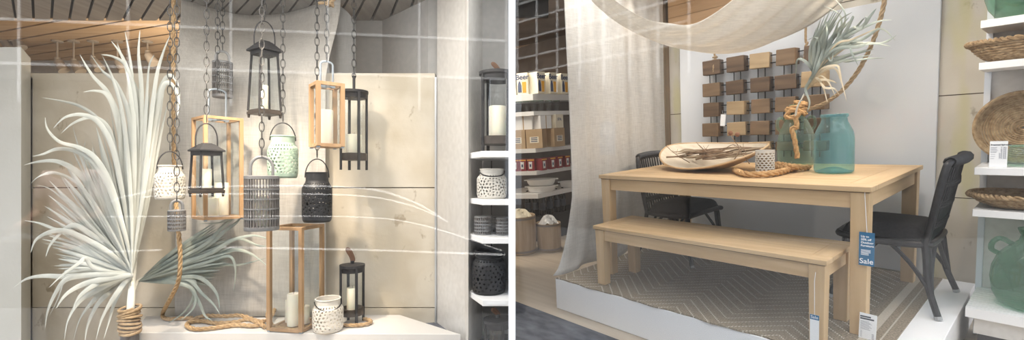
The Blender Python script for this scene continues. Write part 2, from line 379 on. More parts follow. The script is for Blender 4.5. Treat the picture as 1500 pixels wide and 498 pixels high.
        if solid:
            md = o.modifiers.new('thickness', 'SOLIDIFY'); md.thickness = solid; md.offset = -1
        if bevel:
            md = o.modifiers.new('bevel', 'BEVEL'); md.width = bevel; md.segments = 2; md.limit_method = 'ANGLE'; md.angle_limit = math.radians(50)
        if parent is not None: o.parent = parent
        else:
            fr = frame if frame is not None else LF
            o.matrix_world = fr @ Matrix.Translation(Vector(origin) if origin is not None else Vector((0,0,0)))
        return o
def tag(o, label=None, cat=None, group=None, kind=None):
    if label: o['label'] = label
    if cat: o['category'] = cat
    if group: o['group'] = group
    if kind: o['kind'] = kind
    return o
def thing(name, label, cat, loc, rz=0, group=None, frame=LF, extra=None):
    o = bpy.data.objects.new(name, None); COL.objects.link(o); o.empty_display_size = .05
    o.matrix_world = frame @ Matrix.Translation(Vector(loc)) @ Matrix.Rotation(rz, 4, 'Z') @ (extra if extra is not None else Matrix.Identity(4))
    return tag(o, label, cat, group)
def copy_tree(root, frame, loc, rz=0, label=None, group=None):
    r = root.copy(); COL.objects.link(r)
    r.matrix_world = frame @ Matrix.Translation(Vector(loc)) @ Matrix.Rotation(rz, 4, 'Z')
    if label: r['label'] = label
    if group: r['group'] = group
    for ch in list(root.children):
        c = ch.copy(); COL.objects.link(c); c.parent = r
        for g in list(ch.children):
            d = g.copy(); COL.objects.link(d); d.parent = c
    return r
def struct(name, mb, m, frame=LF, **k):
    o = mb.build(name, m, None, frame=frame, **k); o['kind'] = 'structure'; return o
def text(name, body, size, m, parent, loc, rot=(PI/2,0,0), align='CENTER', ext=.0004, bold=0, ls=.85):
    c = bpy.data.curves.new(name, 'FONT'); c.body = body; c.size = size; c.extrude = ext; c.align_x = align; c.align_y = 'CENTER'; c.offset = bold; c.space_line = ls
    o = bpy.data.objects.new(name, c); COL.objects.link(o)
    bpy.context.view_layer.update(); me = bpy.data.meshes.new_from_object(o.evaluated_get(bpy.context.evaluated_depsgraph_get()))
    bpy.data.objects.remove(o); bpy.data.curves.remove(c); me.name = name
    me.materials.clear(); me.materials.append(M[m])
    o = bpy.data.objects.new(name, me); COL.objects.link(o); o.parent = parent
    o.location = loc; o.rotation_euler = rot; return o
def print_lines(name, rows, m, parent, y):     # unreadable fine print: thin printed strokes
    b = MB()
    for (x, z, w, h) in rows: b.box((x, y-.0004, z-h/2), (x+w, y, z+h/2))
    return b.build(name, m, parent)
def cr(pts, n=8):                          # Catmull-Rom through the points
    pts = [Vector(p) for p in pts]; out = []
    for i in range(len(pts)-1):
        p0 = pts[max(i-1,0)]; p1 = pts[i]; p2 = pts[i+1]; p3 = pts[min(i+2,len(pts)-1)]
        for j in range(n):
            t = j/n; out.append(.5*((2*p1)+(p2-p0)*t+(2*p0-5*p1+4*p2-p3)*t*t+(3*p1-p0-3*p2+p3)*t**3))
    out.append(pts[-1]); return out
def resample(pts, step):
    out = [pts[0]]; acc = 0
    for a, b in zip(pts, pts[1:]):
        L = (b-a).length
        if L < 1e-9: continue
        d = step-acc
        while d <= L: out.append(a+(b-a)*(d/L)); d += step
        acc = (acc+L) % step
    return out
def rope_mb(ctrl, r, mb=None, n=10, xf=None):
    pts = resample(cr(ctrl, n), r*.7); mb = mb or MB(); k = len(pts)
    t0 = (pts[1]-pts[0]).normalized(); nrm = t0.orthogonal().normalized(); fr = []
    for i in range(k):
        t = (pts[min(i+1,k-1)]-pts[max(i-1,0)]).normalized(); nrm = (nrm-t*nrm.dot(t)).normalized(); fr.append((nrm.copy(), t.cross(nrm)))
    for sidx in range(3):
        sp = []
        for i in range(k):
            a = 2*PI*sidx/3+i*.7*.75; sp.append(pts[i]+(fr[i][0]*math.cos(a)+fr[i][1]*math.sin(a))*r*.5)
        mb.tube(sp, r*.56, 6, xf=xf)
    return mb
def loopz(c, rx, rz_, n=14, ang=0, a0=0, a1=PI):   # upright arc
    return [(c[0]+rx*math.cos(a0+(a1-a0)*i/n)*math.cos(ang), c[1]+rx*math.cos(a0+(a1-a0)*i/n)*math.sin(ang), c[2]+rz_*math.sin(a0+(a1-a0)*i/n)) for i in range(n+1)]

# ------------------------------------------------------------------ setting: shop front, street, left window
def th(px): return math.atan((CX-px)/F)
GY = 1.30
struct('window_1', MB().box((-2.4, GY-.004, -.02), (-.0096, GY+.004, 3.4)), 'pane')
struct('window_2', MB().box((.0096, GY-.004, -.02), (2.4, GY+.004, 3.4)), 'pane')
struct('trim_1', MB().box((-.0094, GY-.03, 0), (.0094, GY+.03, 3.4)), 'mullion')
struct('roof', MB().box((-12, GY-.05, 3.6), (8, 10.2, 3.75)), 'darkwall')  # unseen slab added with the back wall to keep sun off the interior
struct('wall_far_back', MB().box((-12, 10.0, 0), (8, 10.2, 3.6)), 'darkwall')
struct('wall_far_right', MB().box((7.8, 1.3, 0), (8, 10, 3.6)), 'darkwall')
struct('wall_far_left', MB().box((-12, 1.3, 0), (-11.8, 10, 3.6)), 'darkwall')
struct('ground', MB().box((-14, -22, -.30), (14, GY-.04, -.02)), 'paving')
struct('floor', MB().box((-10.6, GY-.03, -.12), (-.012, 9, 0)), 'floor')

# travertine wall behind the display: three courses of slabs with open joints
zt = 2.09
cs = [(0, .415), (.421, 1.255), (1.262, 2.06)]
w = MB()
x0 = P(47, 0, 3.36).x; x1 = P(637, 0, 3.30).x
for za, zb in cs: w.box((x0, 3.30, za), (x1, 3.42, zb))
w.box((x0, 3.315, 0), (x1, 3.40, 2.05), 1)
struct('wall_back', w, ['stone', 'gap'])
struct('trim_2', MB().box((P(637,0,3.3).x+.001, 3.285, 0), (P(640,0,3.3).x, 3.42, 2.03)), 'alu')
struct('trim_3', MB().box((P(42,0,3.34).x, 3.30, 0), (P(47.5,0,3.3).x, 3.42, 2.03)), 'alu')
# pale block at far left
pb_ = [(P(-60,0,3.0).x, 3.0), (P(31,0,3.0).x, 3.0), (P(45,0,3.28).x, 3.28), (P(45,0,3.28).x-.6, 3.4)]
struct('pillar', MB().prism(pb_, 0, EYE+(CY-69)/F*3.0), 'pillar')
# right-hand walls of the display
def wallstrip(name, pts, z0, z1, m, th_=.03):
    mb = MB(); poly = [(p[0], p[1]) for p in pts]; back = [(p[0]+.004, p[1]+th_) for p in pts][::-1]
    mb.prism(poly+back, z0, z1); return struct(name, mb, m)
q = lambda px, Y: (P(px, 0, Y).x, Y)
wallstrip('wall_right', [q(640.3, 3.29), q(681, 2.95), q(686, 2.68)], 0, 3.0, 'cream')
wallstrip('wall_shelf', [q(686.6, 2.69), q(706, 3.04)], 0, 3.0, 'cream')
wallstrip('wall_shelf_back', [q(706.5, 3.05), q(746, 3.05)], 0, 3.0, 'grey_wall')
wallstrip('wall_upper', [q(488, 3.87), q(560, 3.87), q(627, 3.40), q(690, 3.36)], 2.05, 3.4, 'grey_wall')
struct('wall_divider', MB().box((-.006, GY+.04, 0), (.006, 4.6, 3.4)), 'white_wall')
struct('wall_left', MB().box((-10.6, 1.3, 0), (-10.5, 9, 3.6)), 'darkwall')
# soffit over the window: planks running away from the glass, dark grooves between them
sf = MB(); n = 0
ang = math.radians(-24); ca, sa = math.cos(ang), math.sin(ang)
R2 = Matrix.Rotation(ang, 4, 'Z')
pw = .146
for i in range(-30, 20):
    xa = -1.2+i*pw; ya, yb = 1.36, 3.87; a0 = xa-(ya-2.6); a1 = xa-(yb-2.6)
    lim = lambda x: max(-5.2, min(-.02, x))
    poly = [(lim(a0+.011), ya), (lim(a0+pw-.011), ya), (lim(a1+pw-.011), yb), (lim(a1+.011), yb)]
    if abs(poly[0][0]-poly[1][0])+abs(poly[2][0]-poly[3][0]) < .02: continue
    sf.prism(poly, 2.62, 2.65)
sf.box((-5.2, 1.36, 2.655), (-.02, 3.87, 2.70), 1)
struct('ceiling', sf, ['plank', 'groove'])
sw = MB(); yaw_ = math.radians(-20); RW = Matrix.Translation((-4.6, 6.4, 0)) @ Matrix.Rotation(yaw_, 4, 'Z')
for i in range(-12, 13): sw.box((-6.4, i*.30+.018, 3.43), (6.4, i*.30+.282, 3.46), 0, RW)
sw.box((-10.5, 3.9, 3.465), (.3, 8.9, 3.5), 1)
sw.box((-10.5, 3.875, 2.66), (.3, 3.93, 3.45), 1)
struct('ceiling_store', sw, ['plank_warm', 'groove'])
struct('wall_store_back', MB().box((-10.5, 8.4, 0), (-.4, 8.5, 3.43)), 'grey_wall')

# street seen only as a reflection in the glass
def mir(px, py, Y): v = P(px, py, Y); return Vector((v.x, 2*GY-v.y, v.z))
def facade(name, pxa, Ya, pxb, Yb, ncol, zs, z_low, z_top, lw):
    a = mir(pxa, 0, Ya); b = mir(pxb, 0, Yb); d = Vector((b.x-a.x, b.y-a.y, 0)); L = d.length; d.normalize()
    nrm = Vector((d.y, -d.x, 0));  nrm = nrm if nrm.y > 0 else -nrm
    xf = Matrix(((d.x, nrm.x, 0, a.x), (d.y, nrm.y, 0, a.y), (0, 0, 1, 0), (0, 0, 0, 1)))
    o = struct(name, MB().box((0, -.4, z_low), (L, 0, z_top), 0, xf).box((0, -.4, 0), (L, -.15, z_low), 1, xf), ['facade', 'facade_low'])
    g = MB()
    for i in range(ncol+1):
        x = L*i/ncol; g.box((x-lw, .001, z_low-.6), (x+lw, .05, z_top), 0, xf)
    for z in zs: g.box((0, .001, z-lw), (L, .06, z+lw), 0, xf)
    g.build('mullion_grid', 'facade_line', o)
    return o
zz = EYE+(CY-45)/F*12.9
facade('wall_street', -320, 11.3, 741, 13.9, 7, [zz, zz-1.12, zz+2.3], zz-1.5, 8.5, .035)
zf = [EYE+(CY-y)/F*14 for y in (110, 87, 60, 34, 8, -18, -44)]
facade('wall_street_corner', 759, 14, 1010, 10.6, 7, zf, zf[0]-.1, 8.5, .028)

a = mir(1010, 0, 10.6); b = mir(1900, 0, 10.6)
side = struct('wall_street_side', MB().box((a.x, a.y-.4, -.02), (b.x, a.y, 8.5)), 'facade_side')
def street_text(body, px, py, hpx, m):
    v = mir(px, py, 10.55); t = text('sign_lettering', body, hpx/F*10.55*1.35, m, side, (v.x, a.y+.01, v.z), (PI/2, 0, PI)); return t
street_text('JUST', 1296, 141, 25, 'sign_green'); street_text('ORGAN', 1296, 180, 38, 'sign_red')

# parking sign and parked car across the pavement, met only as reflections
v = mir(890, 200, 9.0)
ps_ = thing('parking_sign', 'blue parking sign reflected in the glass over the linen curtain', 'sign', (v.x, v.y, -.02))
MB().tube([(0,-.03,0),(0,-.03,2.5)], .03, 12).build('sign_pole', 'alu', ps_)
MB().cbox((0,0,v.z-.02), (.30,.012,.62)).build('sign_panel', 'blue', ps_, bevel=.004)
text('sign_letter', 'P', .34, 'inkwhite', ps_, (0,.008,v.z+.06), (PI/2,0,PI), bold=.006)
cy0 = 2*GY-4.5
def cpx(px, py): w = mir(px, py, 4.5); return (w.x, w.z)
car = thing('parked_car', 'dark car reflected as long light streaks across the lantern window', 'car', (-2.0, cy0-.85, -.02))
def cpt(px, py): x, z = cpx(px, py); return (x+2.0, z+.02)
low_ = [cpt(95,430), cpt(80,380), cpt(95,340), cpt(190,318), cpt(520,318), cpt(620,330), cpt(735,368), cpt(762,395), cpt(765,430)]
XZ = Matrix(((1,0,0,0),(0,0,1,0),(0,1,0,0),(0,0,0,1)))
MB().prism([(x, z) for x, z in low_], -.85, .85, 0, XZ).build('car_body', 'car_paint', car, bevel=.05, smooth=True)
cab = [cpt(110,330), cpt(150,296), cpt(225,276), cpt(380,271), cpt(525,276), cpt(600,296), cpt(655,328)]
n_ = len(cab); cb = MB(); cb.add([(x, -.80+.18*(z-.75)/.5, z) for x, z in cab]+[(x, .80-.18*(z-.75)/.5, z) for x, z in cab], [tuple(range(n_)), tuple(range(n_,2*n_))[::-1]]+[(i,(i+1)%n_,n_+(i+1)%n_,n_+i) for i in range(n_)])
cb.build('car_cabin', 'car_glass', car, smooth=True)
def trim_(pts, nm='chrome_trim', r=.013, y=.875):      # bevelled chrome strip, its face tilted up
    mb = MB(); n_ = len(pts); ev = Vector((0, -.48, .88))*r
    for x, z in pts:
        p = Vector((x, y if not isinstance(y, str) else .875-.18*max(0,(z-.75))/.5, z)); mb.v += [tuple(p-ev), tuple(p+ev)]
    for i in range(n_-1): mb.f.append((2*i, 2*i+2, 2*i+3, 2*i+1)); mb.mi.append(0)
    mb.build(nm, 'chrome', car, solid=.01)
def ccr(l): return [(p.x, p.z) for p in cr([(x, 0, z) for x, z in l], 6)]
trim_(ccr([cpt(112,330), cpt(150,296), cpt(195,283), cpt(225,277), cpt(380,273), cpt(525,277), cpt(600,296), cpt(655,326)]), r=.010, y='c')
trim_(ccr([cpt(195,290), cpt(240,287), cpt(380,285), cpt(520,288), cpt(590,300), cpt(640,318)]), r=.007, y='c')
trim_(ccr([cpt(110,318), cpt(300,317), cpt(520,318), cpt(620,330), cpt(735,367)]), r=.006)
trim_([cpt(330,362), cpt(540,366), cpt(740,373)], r=.009); trim_([cpt(60,372), cpt(240,366)], r=.008)
for wx in (200, 640):
    for sy in (-1, 1):
        x, z = cpt(wx, 420); Wm = Matrix.Translation((x, sy*.78, .32)) @ Matrix.Rotation(PI/2, 4, 'X')
        o = MB().lathe([(.20,-.10),(.31,-.10),(.32,-.06),(.32,.06),(.31,.10),(.20,.10)], 32, 0, Wm).build('wheel', 'kick', car, smooth=True)
        w_ = MB().cyl(.20, -.09, .09, 28, (0,0), 0, Wm); w_.build('wheel_rim', 'alu', o)

# a shopper on the pavement, met only as a faint reflection beside the palm
def skin(name, verts, edges, radii, m, parent, root=0, sub=2):
    me = bpy.data.meshes.new(name); me.from_pydata(verts, edges, []); me.materials.append(M[m])
    o = bpy.data.objects.new(name, me); COL.objects.link(o); o.parent = parent
    md = o.modifiers.new('skin', 'SKIN'); md.use_smooth_shade = True
    sv = me.skin_vertices[0].data if me.skin_vertices else None
    if sv is None:
        me.attributes.new if False else None
        bpy.context.view_layer.objects.active = o; bpy.ops.mesh.customdata_skin_add(); sv = me.skin_vertices[0].data
    for k, r in enumerate(radii): sv[k].radius = (r, r) if not isinstance(r, tuple) else r
    sv[root].use_root = True
    ss = o.modifiers.new('smooth', 'SUBSURF'); ss.levels = sub; ss.render_levels = sub
    return o
vp = mir(108, 0, 3.4)
pe = thing('person', 'person in pink top and white trousers with paper bag, faintly reflected by the palm', 'person', (vp.x, vp.y, -.02))
V = []; E_ = []; RR = []
def jt(p, r, par=None):
    V.append(p); RR.append(r)
    if par is not None: E_.append((par, len(V)-1))
    return len(V)-1
hip = jt((0,0,.92), (.13,.10)); wa = jt((0,.005,1.06), (.115,.085), hip); ch_ = jt((0,0,1.24), (.135,.10), wa); sh_ = jt((0,-.01,1.36), (.11,.075), ch_)
nk_ = jt((0,.0,1.44), .05, sh_); hd = jt((0,.03,1.53), (.072,.085), nk_); hd2 = jt((0,.025,1.62), (.06,.075), hd)
nose = jt((0,.125,1.55), .012, hd)
for sx in (-1, 1):
    l1 = jt((sx*.09,0,.84), .085, hip); l2 = jt((sx*.10,.02,.48), .058, l1); l3 = jt((sx*.105,-.01,.10), .038, l2); l4 = jt((sx*.11,.10,.035), .032, l3); jt((sx*.112,.16,.03), .026, l4)
    a1 = jt((sx*.17,-.01,1.35), .052, sh_); a2 = jt((sx*.235,.02,1.09), .040, a1); a3 = jt((sx*.16,.22,1.02), .028, a2); hn = jt((sx*.13,.28,1.01), (.030,.020), a3)
    for f in range(4):
        f1 = jt((sx*(.105+.016*f),.325-.004*abs(f-1.5),1.005), .0088, hn); f2 = jt((sx*(.100+.016*f),.345-.004*abs(f-1.5),.985), .0080, f1); jt((sx*(.098+.016*f),.335,.962), .0070, f2)
    t1 = jt((sx*.100,.285,.995), .0095, hn); jt((sx*.088,.310,.985), .0080, t1)
skin('body', V, E_, RR, 'skin', pe)
def shell(nm, pts, ed, rad_, m): return skin(nm, pts, ed, rad_, m, pe)
shell('top', [(0,0,.98),(0,.005,1.08),(0,0,1.24),(0,-.01,1.36),(-.17,-.01,1.36),(.17,-.01,1.36),(-.22,.01,1.16),(.22,.01,1.16)], [(0,1),(1,2),(2,3),(3,4),(3,5),(4,6),(5,7)], [(.145,.115),(.135,.105),(.152,.118),(.122,.088),.068,.068,.062,.062], 'pink_cloth')
shell('trousers', [(0,0,.93),(-.09,0,.84),(.09,0,.84),(-.10,.02,.48),(.10,.02,.48),(-.105,0,.14),(.105,0,.14)], [(0,1),(0,2),(1,3),(2,4),(3,5),(4,6)], [(.15,.12),.10,.10,.078,.078,.062,.062], 'paper')
hb_ = MB(); hb_.ball((0,.0,1.585), .118, 24, sz=(.84,.90,1.0)); hb_.v = [(x, min(y, .05+max(0,(z-1.62))*.6), z) for x, y, z in hb_.v]; hb_.tube(cr([(0,-.08,1.60),(0,-.11,1.48),(0,-.10,1.36)],6), [.075-.003*k for k in range(13)], 10); hb_.build('hair', 'hair', pe, smooth=True)
for sx in (-1, 1): MB().ball((sx*.032,.108,1.562), .011, 10).build('eye', 'ink', pe, smooth=True)
MB().tube([(-.022,.112,1.497),(0,.118,1.494),(.022,.112,1.497)], .005, 6).build('mouth', 'pod', pe, smooth=True)
bg_ = thing('paper_bag', 'brown paper shopping bag in the reflected person\'s hands', 'bag', (vp.x, vp.y+.34, .50))
MB().frust((0,.0,0), (.30,.15), (0,.0,.42), (.32,.16)).build('bag_body', 'box_tan', bg_, bevel=.004)
for y in (-.07, .07): MB().tube([(-.11,y,.42),(-.11,y*.5,.46),(0,y*.2,.48),(.11,y*.5,.46),(.11,y,.42)], .005, 6).build('bag_handle', 'box_tan', bg_, smooth=True)

# ------------------------------------------------------------------ plinth and cloths of the left window
pz = EYE-198/F*3.30
def onp(px, py, z=None):                # photo point on the plinth top
    zz = pz if z is None else z; Y = (EYE-zz)*F/(py-CY); return Vector((P(px, py, Y).x, Y, zz))
pl = [onp(193, 487), onp(675, 489.5), onp(586, 461), onp(214, 463)]
tag(MB().prism([(v.x, v.y) for v in pl], .02, pz).build('display_plinth', 'plinth', bevel=.004, frame=LF), 'white display plinth carrying the coiled rope and standing lanterns', 'plinth')
def drape_pt(u, v):
    # lower part hangs flat in front of the slabs, upper part leans back to the curved line it is pinned along
    px = 258+(478-258)*u; z = pz+.01+(2.61-pz)*v
    X = P(px, 0, 3.23).x; Y = 3.235
    fold = .005*math.sin(u*21+math.sin(v*3)*1.3)+.002*math.sin(u*57+1)
    if z > 1.95:
        k = (z-1.95)/.66; k = k*k*(3-2*k)
        pxt = 268+(500-268)*u; Yt = 3.40+.36*math.sin(PI*min(1, u*1.04))
        X = X*(1-k)+P(pxt, 0, Yt).x*k; Y = Y*(1-k)+Yt*k
    return (X, Y+fold-.02, z)
tag(MB().grid(drape_pt, 110, 46).build('linen_drape', 'linen', smooth=60, solid=.002), 'natural linen drape hanging behind the suspended lanterns', 'drape')
def drape2(u, v):
    px = 474+(520-474)*u; z = 1.6+(2.615-1.6)*v
    Y = 3.50+.015*math.sin(u*9); return (P(px, 0, 3.5).x, Y, min(z, 2.60-.10*(2*u-.9)**2))
tag(MB().grid(drape2, 24, 20).build('drape_panel', 'linen_grey', smooth=60, solid=.002), 'narrow grey cloth panel rising above the stone wall right of the linen drape', 'drape')

# track spotlights in the store behind
def track_light(px, py, Y, label):
    v = P(px, py, Y); t = thing('track_spotlight', label, 'spotlight', (v.x, v.y, v.z), 0, 'track spotlights in the store behind')
    top = 3.43-v.z
    MB().tube([(0,0,.05),(0,0,top)], .012, 8).cyl(.07, top-.02, top+.012, 16).build('stem', 'track', t)
    MB().cyl(.035, -.02, .06, 16).build('driver_box', 'track', t)
    xf = Matrix.Translation((.05,0,-.06)) @ Matrix.Rotation(math.radians(-35), 4, 'Y')
    MB().cyl(.075, -.10, .07, 20, xf=xf, r1=.055).build('lamp_head', 'track', t, smooth=True)
    return t
for i, (px, py) in enumerate([(6, 58), (21, 57), (84, 90), (108, 92), (136, 88), (172, 90), (216, 80)]):
    track_light(px, py, 7.2, ['white track spotlight farthest left, above the pale block', 'second white track spotlight from the left, above the pale block', 'white track spotlight above the left end of the stone wall',
      'white track spotlight above the stone wall, second left of the palm tips', 'white track spotlight above the stone wall, just left of the palm tips', 'white track spotlight half hidden behind the palm tips', 'white track spotlight behind the topmost palm tips'][i])

# ------------------------------------------------------------------ chains
def chain(px, y0z, y1, Y, label, group='lantern chains'):
    top = y0z; v1 = P(px, y1, Y); n = max(2, int((top-v1.z)/.045)); mb = MB(); L = (top-v1.z)/n
    for i in range(n):
        z = v1.z+L*(i+.5); a = .6 if i % 2 else .6+PI/2
        pts = [(.0125*math.cos(t)*math.cos(a), .0125*math.cos(t)*math.sin(a), z-v1.z+(L*.62)*math.sin(t)) for t in [2*PI*k/14 for k in range(14)]]
        mb.tube(pts, .0026, 5, closed=True)
    o = mb.build('chain', 'chain', smooth=True, frame=Matrix.Translation(v1)); return tag(o, label, 'chain', group)
CT = 2.615
# ------------------------------------------------------------------ lanterns
def fit_box(x0, x1, Y, yaw):
    mid = (x0+x1)/2; X = (mid-CX)/F*Y; s = (x1-x0)/F*Y*.75
    for _ in range(40):
        ps = []
        for a in (45, 135, 225, 315):
            r = s*.7071; t = math.radians(a)+yaw; ps.append(CX+F*(X+r*math.cos(t))/(Y+r*math.sin(t)))
        s *= (x1-x0)/(max(ps)-min(ps)); X += (mid-(max(ps)+min(ps))/2)/F*Y
    return X, s
def rad(wpx, px, Y): return wpx/2/F*Y*math.cos(th(px))
def candle(loc, r, h, label, group=None):
    t = thing('pillar_candle', label, 'candle', loc, 0, group)
    MB().lathe([(0,0),(r*.97,0),(r,.004),(r,h-.004),(r*.96,h),(r*.5,h-.003),(0,h-.004)], 28).build('candle_body', 'wax', t, smooth=True)
    MB().tube([(0,0,h-.004),(.001,0,h+.006),(.003,0,h+.012)], .0012, 6).build('wick', 'wick', t)
    return t
def tapered_lantern(x0, x1, ytop, yeave, ybot, Y, alpha, loop_top, label, chain_label, candles, top_scale=.78):
    yaw = th((x0+x1)/2)+math.radians(alpha); X, s = fit_box(x0, x1, Y, yaw)
    zb = P(0, ybot, Y).z; ze = P(0, yeave, Y).z-zb; zr = P(0, ytop, Y).z-zb
    t = thing('hanging_lantern', label, 'lantern', (X, Y, zb), yaw, 'black tapered lanterns')
    p = s*.075; st = s*top_scale
    b = MB(); b.cbox((0,0,.030), (s,s,.018)); b.cbox((0,0,.044), (s*.93,s*.93,.012))
    for sx in (-1,1):
        for sy in (-1,1): b.frust((sx*s*.44,sy*s*.44,0),(p*.9,p*.9),(sx*s*.44,sy*s*.44,.024),(p*1.3,p*1.3))
    b.build('base_tray', 'iron_brown', t, bevel=.0015)
    for sx in (-1,1):
        for sy in (-1,1):
            MB().frust((sx*(s/2-p*.6),sy*(s/2-p*.6),.045),(p,p),(sx*(st/2-p*.6),sy*(st/2-p*.6),ze),(p,p)).build('post', 'iron', t, bevel=.001)
    rr = MB(); rr.cbox((0,0,ze-.012), (st,st,.022)); rr.build('top_rail', 'iron', t)
    g = MB()
    for k in range(4):
        xf = Matrix.Rotation(k*PI/2, 4, 'Z'); hb = s/2-p*.6; ht = st/2-p*.6
        g.add([(-hb,-hb,.05),(hb,-hb,.05),(ht,-ht,ze-.02),(-ht,-ht,ze-.02)], [(0,1,2,3)], 0, xf)
    g.build('glass_panes', 'lglass', t)
    r = MB(); e = s*1.02 if top_scale < .9 else s
    h = zr-ze
    r.frust((0,0,ze),(e,e),(0,0,ze+h*.22),(e,e)); r.frust((0,0,ze+h*.22),(e*.97,e*.97),(0,0,ze+h),(s*.42,s*.42)); r.frust((0,0,ze+h),(s*.34,s*.34),(0,0,ze+h*1.12),(s*.30,s*.30))
    r.build('roof', 'iron', t, bevel=.0015)
    lz = P(0, loop_top, Y).z-zb; rx = s*.40
    l = MB(); arc = [(rx,0,ze+h*.5)]+[(rx*math.cos(a),0,ze+h*.5+(lz-ze-h*.5)*(.35+.65*math.sin(a))) for a in [PI*i/16 for i in range(17)]]+[(-rx,0,ze+h*.5)]
    l.tube(arc, .0038, 7, xf=Matrix.Rotation(-yaw+th((x0+x1)/2)+.25, 4, 'Z')); l.build('handle_loop', 'iron', t, smooth=True)
    chain(CX+X/Y*F, CT, loop_top-3, Y, chain_label)
    for (dx, dy, rr_, hh, lb) in candles:
        q = Matrix.Rotation(yaw, 4, 'Z') @ Vector((dx*s, dy*s, 0)); candle((X+q.x, Y+q.y, zb+.0505), rr_*s, hh*ze, lb)
    return t
def wood_lantern(x0, x1, ytop, ybot, Y, alpha, label, m, candles, post=.10, bail=None, chain_label=None, z0=None, name='wood_lantern', chain_px=None):
    yaw = th((x0+x1)/2)+math.radians(alpha); X, s = fit_box(x0, x1, Y, yaw)
    zb = P(0, ybot, Y).z if z0 is None else z0; H = P(0, ytop, Y).z-zb
    t = thing(name, label, 'lantern', (X, Y, zb), yaw, 'square wood frame lanterns'); p = s*post
    for sx in (-1,1):
        for sy in (-1,1): MB().cbox((sx*(s-p)/2,sy*(s-p)/2,H/2+.004), (p,p,H-.008)).build('post', m, t, bevel=.0015)
    for nm, zc in (('top_frame', H-p*.4), ('bottom_frame', p*.4+.004)):
        f = MB()
        for k in range(4): f.cbox((0,-(s-p)/2,zc), (s-2*p+.002,p*.92,p*.8), 0, Matrix.Rotation(k*PI/2, 4, 'Z'))
        if nm == 'bottom_frame': f.cbox((0,0,zc-.002), (s-p*1.4,s-p*1.4,p*.5))
        f.build(nm, m, t, bevel=.001)
    g = MB(); a = (s-p)/2
    for k in range(4): g.add([(-a+.004,-a,p*.6),(a-.004,-a,p*.6),(a-.004,-a,H-p*.6),(-a+.004,-a,H-p*.6)], [(0,1,2,3)], 0, Matrix.Rotation(k*PI/2, 4, 'Z'))
    g.build('glass_panes', 'lglass', t)
    for sx in (-1,1):
        for sy in (-1,1): MB().cbox((sx*(s-p)/2,sy*(s-p)/2,.002), (p*.7,p*.7,.008)).build('foot', 'steel', t)
    if bail:
        bz = P(0, bail, Y).z-zb; w_ = s*.22; b = MB()
        pts = [(-w_,0,H-.02),(-w_,0,bz-.02)]+[(w_*math.cos(PI-PI*i/8),0,bz-.02+.02*math.sin(PI*i/8)) for i in range(1,8)]+[(w_,0,bz-.02),(w_,0,H-.02)]
        b.tube(pts, .006, 6, flat=.35); b.cbox((-w_,0,H-.01),(.02,p*1.2,.025)); b.cbox((w_,0,H-.01),(.02,p*1.2,.025))
        b.cbox((0,0,H-p*.5),(w_*2.6,p,p*.6)); b.cbox((0,0,H-p*.5),(p*.9,s-p,p*.5))
        b.build('bail_handle', 'steel', t, smooth=True)
    if chain_label: chain(chain_px or (CX+X/Y*F), CT, bail-1, Y, chain_label)
    for (dx, dy, rr_, hh, lb) in candles:
        q = Matrix.Rotation(yaw, 4, 'Z') @ Vector((dx*s, dy*s, 0)); candle((X+q.x, Y+q.y, zb+p*.82+.005), rr_*s, hh, lb)
    return t
# pierced ceramic lantern: holes are cut through the wall
HS = [1.0]
def hole(u, v, R, H):
    # u around (0..1), v up (0..1); flowers of petals set round the pot
    nf = 4; x = ((u*nf) % 1-.5)*(2*PI*R/nf); y = (v-.46)*H
    d = math.hypot(x, y); a = math.atan2(y, x); rm = min(PI*R/nf, H*.42)
    if d < rm*.14: return True
    for rr, n, pr, pt in ((.34, 6, .10, .13), (.64, 11, .095, .12), (.94, 17, .085, .10)):
        k = round(a/(2*PI)*n)*2*PI/n; px, py = rr*rm*math.cos(k), rr*rm*math.sin(k); dx, dy = x-px, y-py
        e = dx*math.cos(k)+dy*math.sin(k); f_ = -dx*math.sin(k)+dy*math.cos(k)
        if (e/(pt*rm))**2+(f_/(pr*rm))**2 < HS[0]**2: return True
    if d > rm*1.10:
        gx = (u*30) % 1-.5; gy = (v*9) % 1-.5
        if math.hypot(gx, gy) < .30*HS[0]: return True
    return False
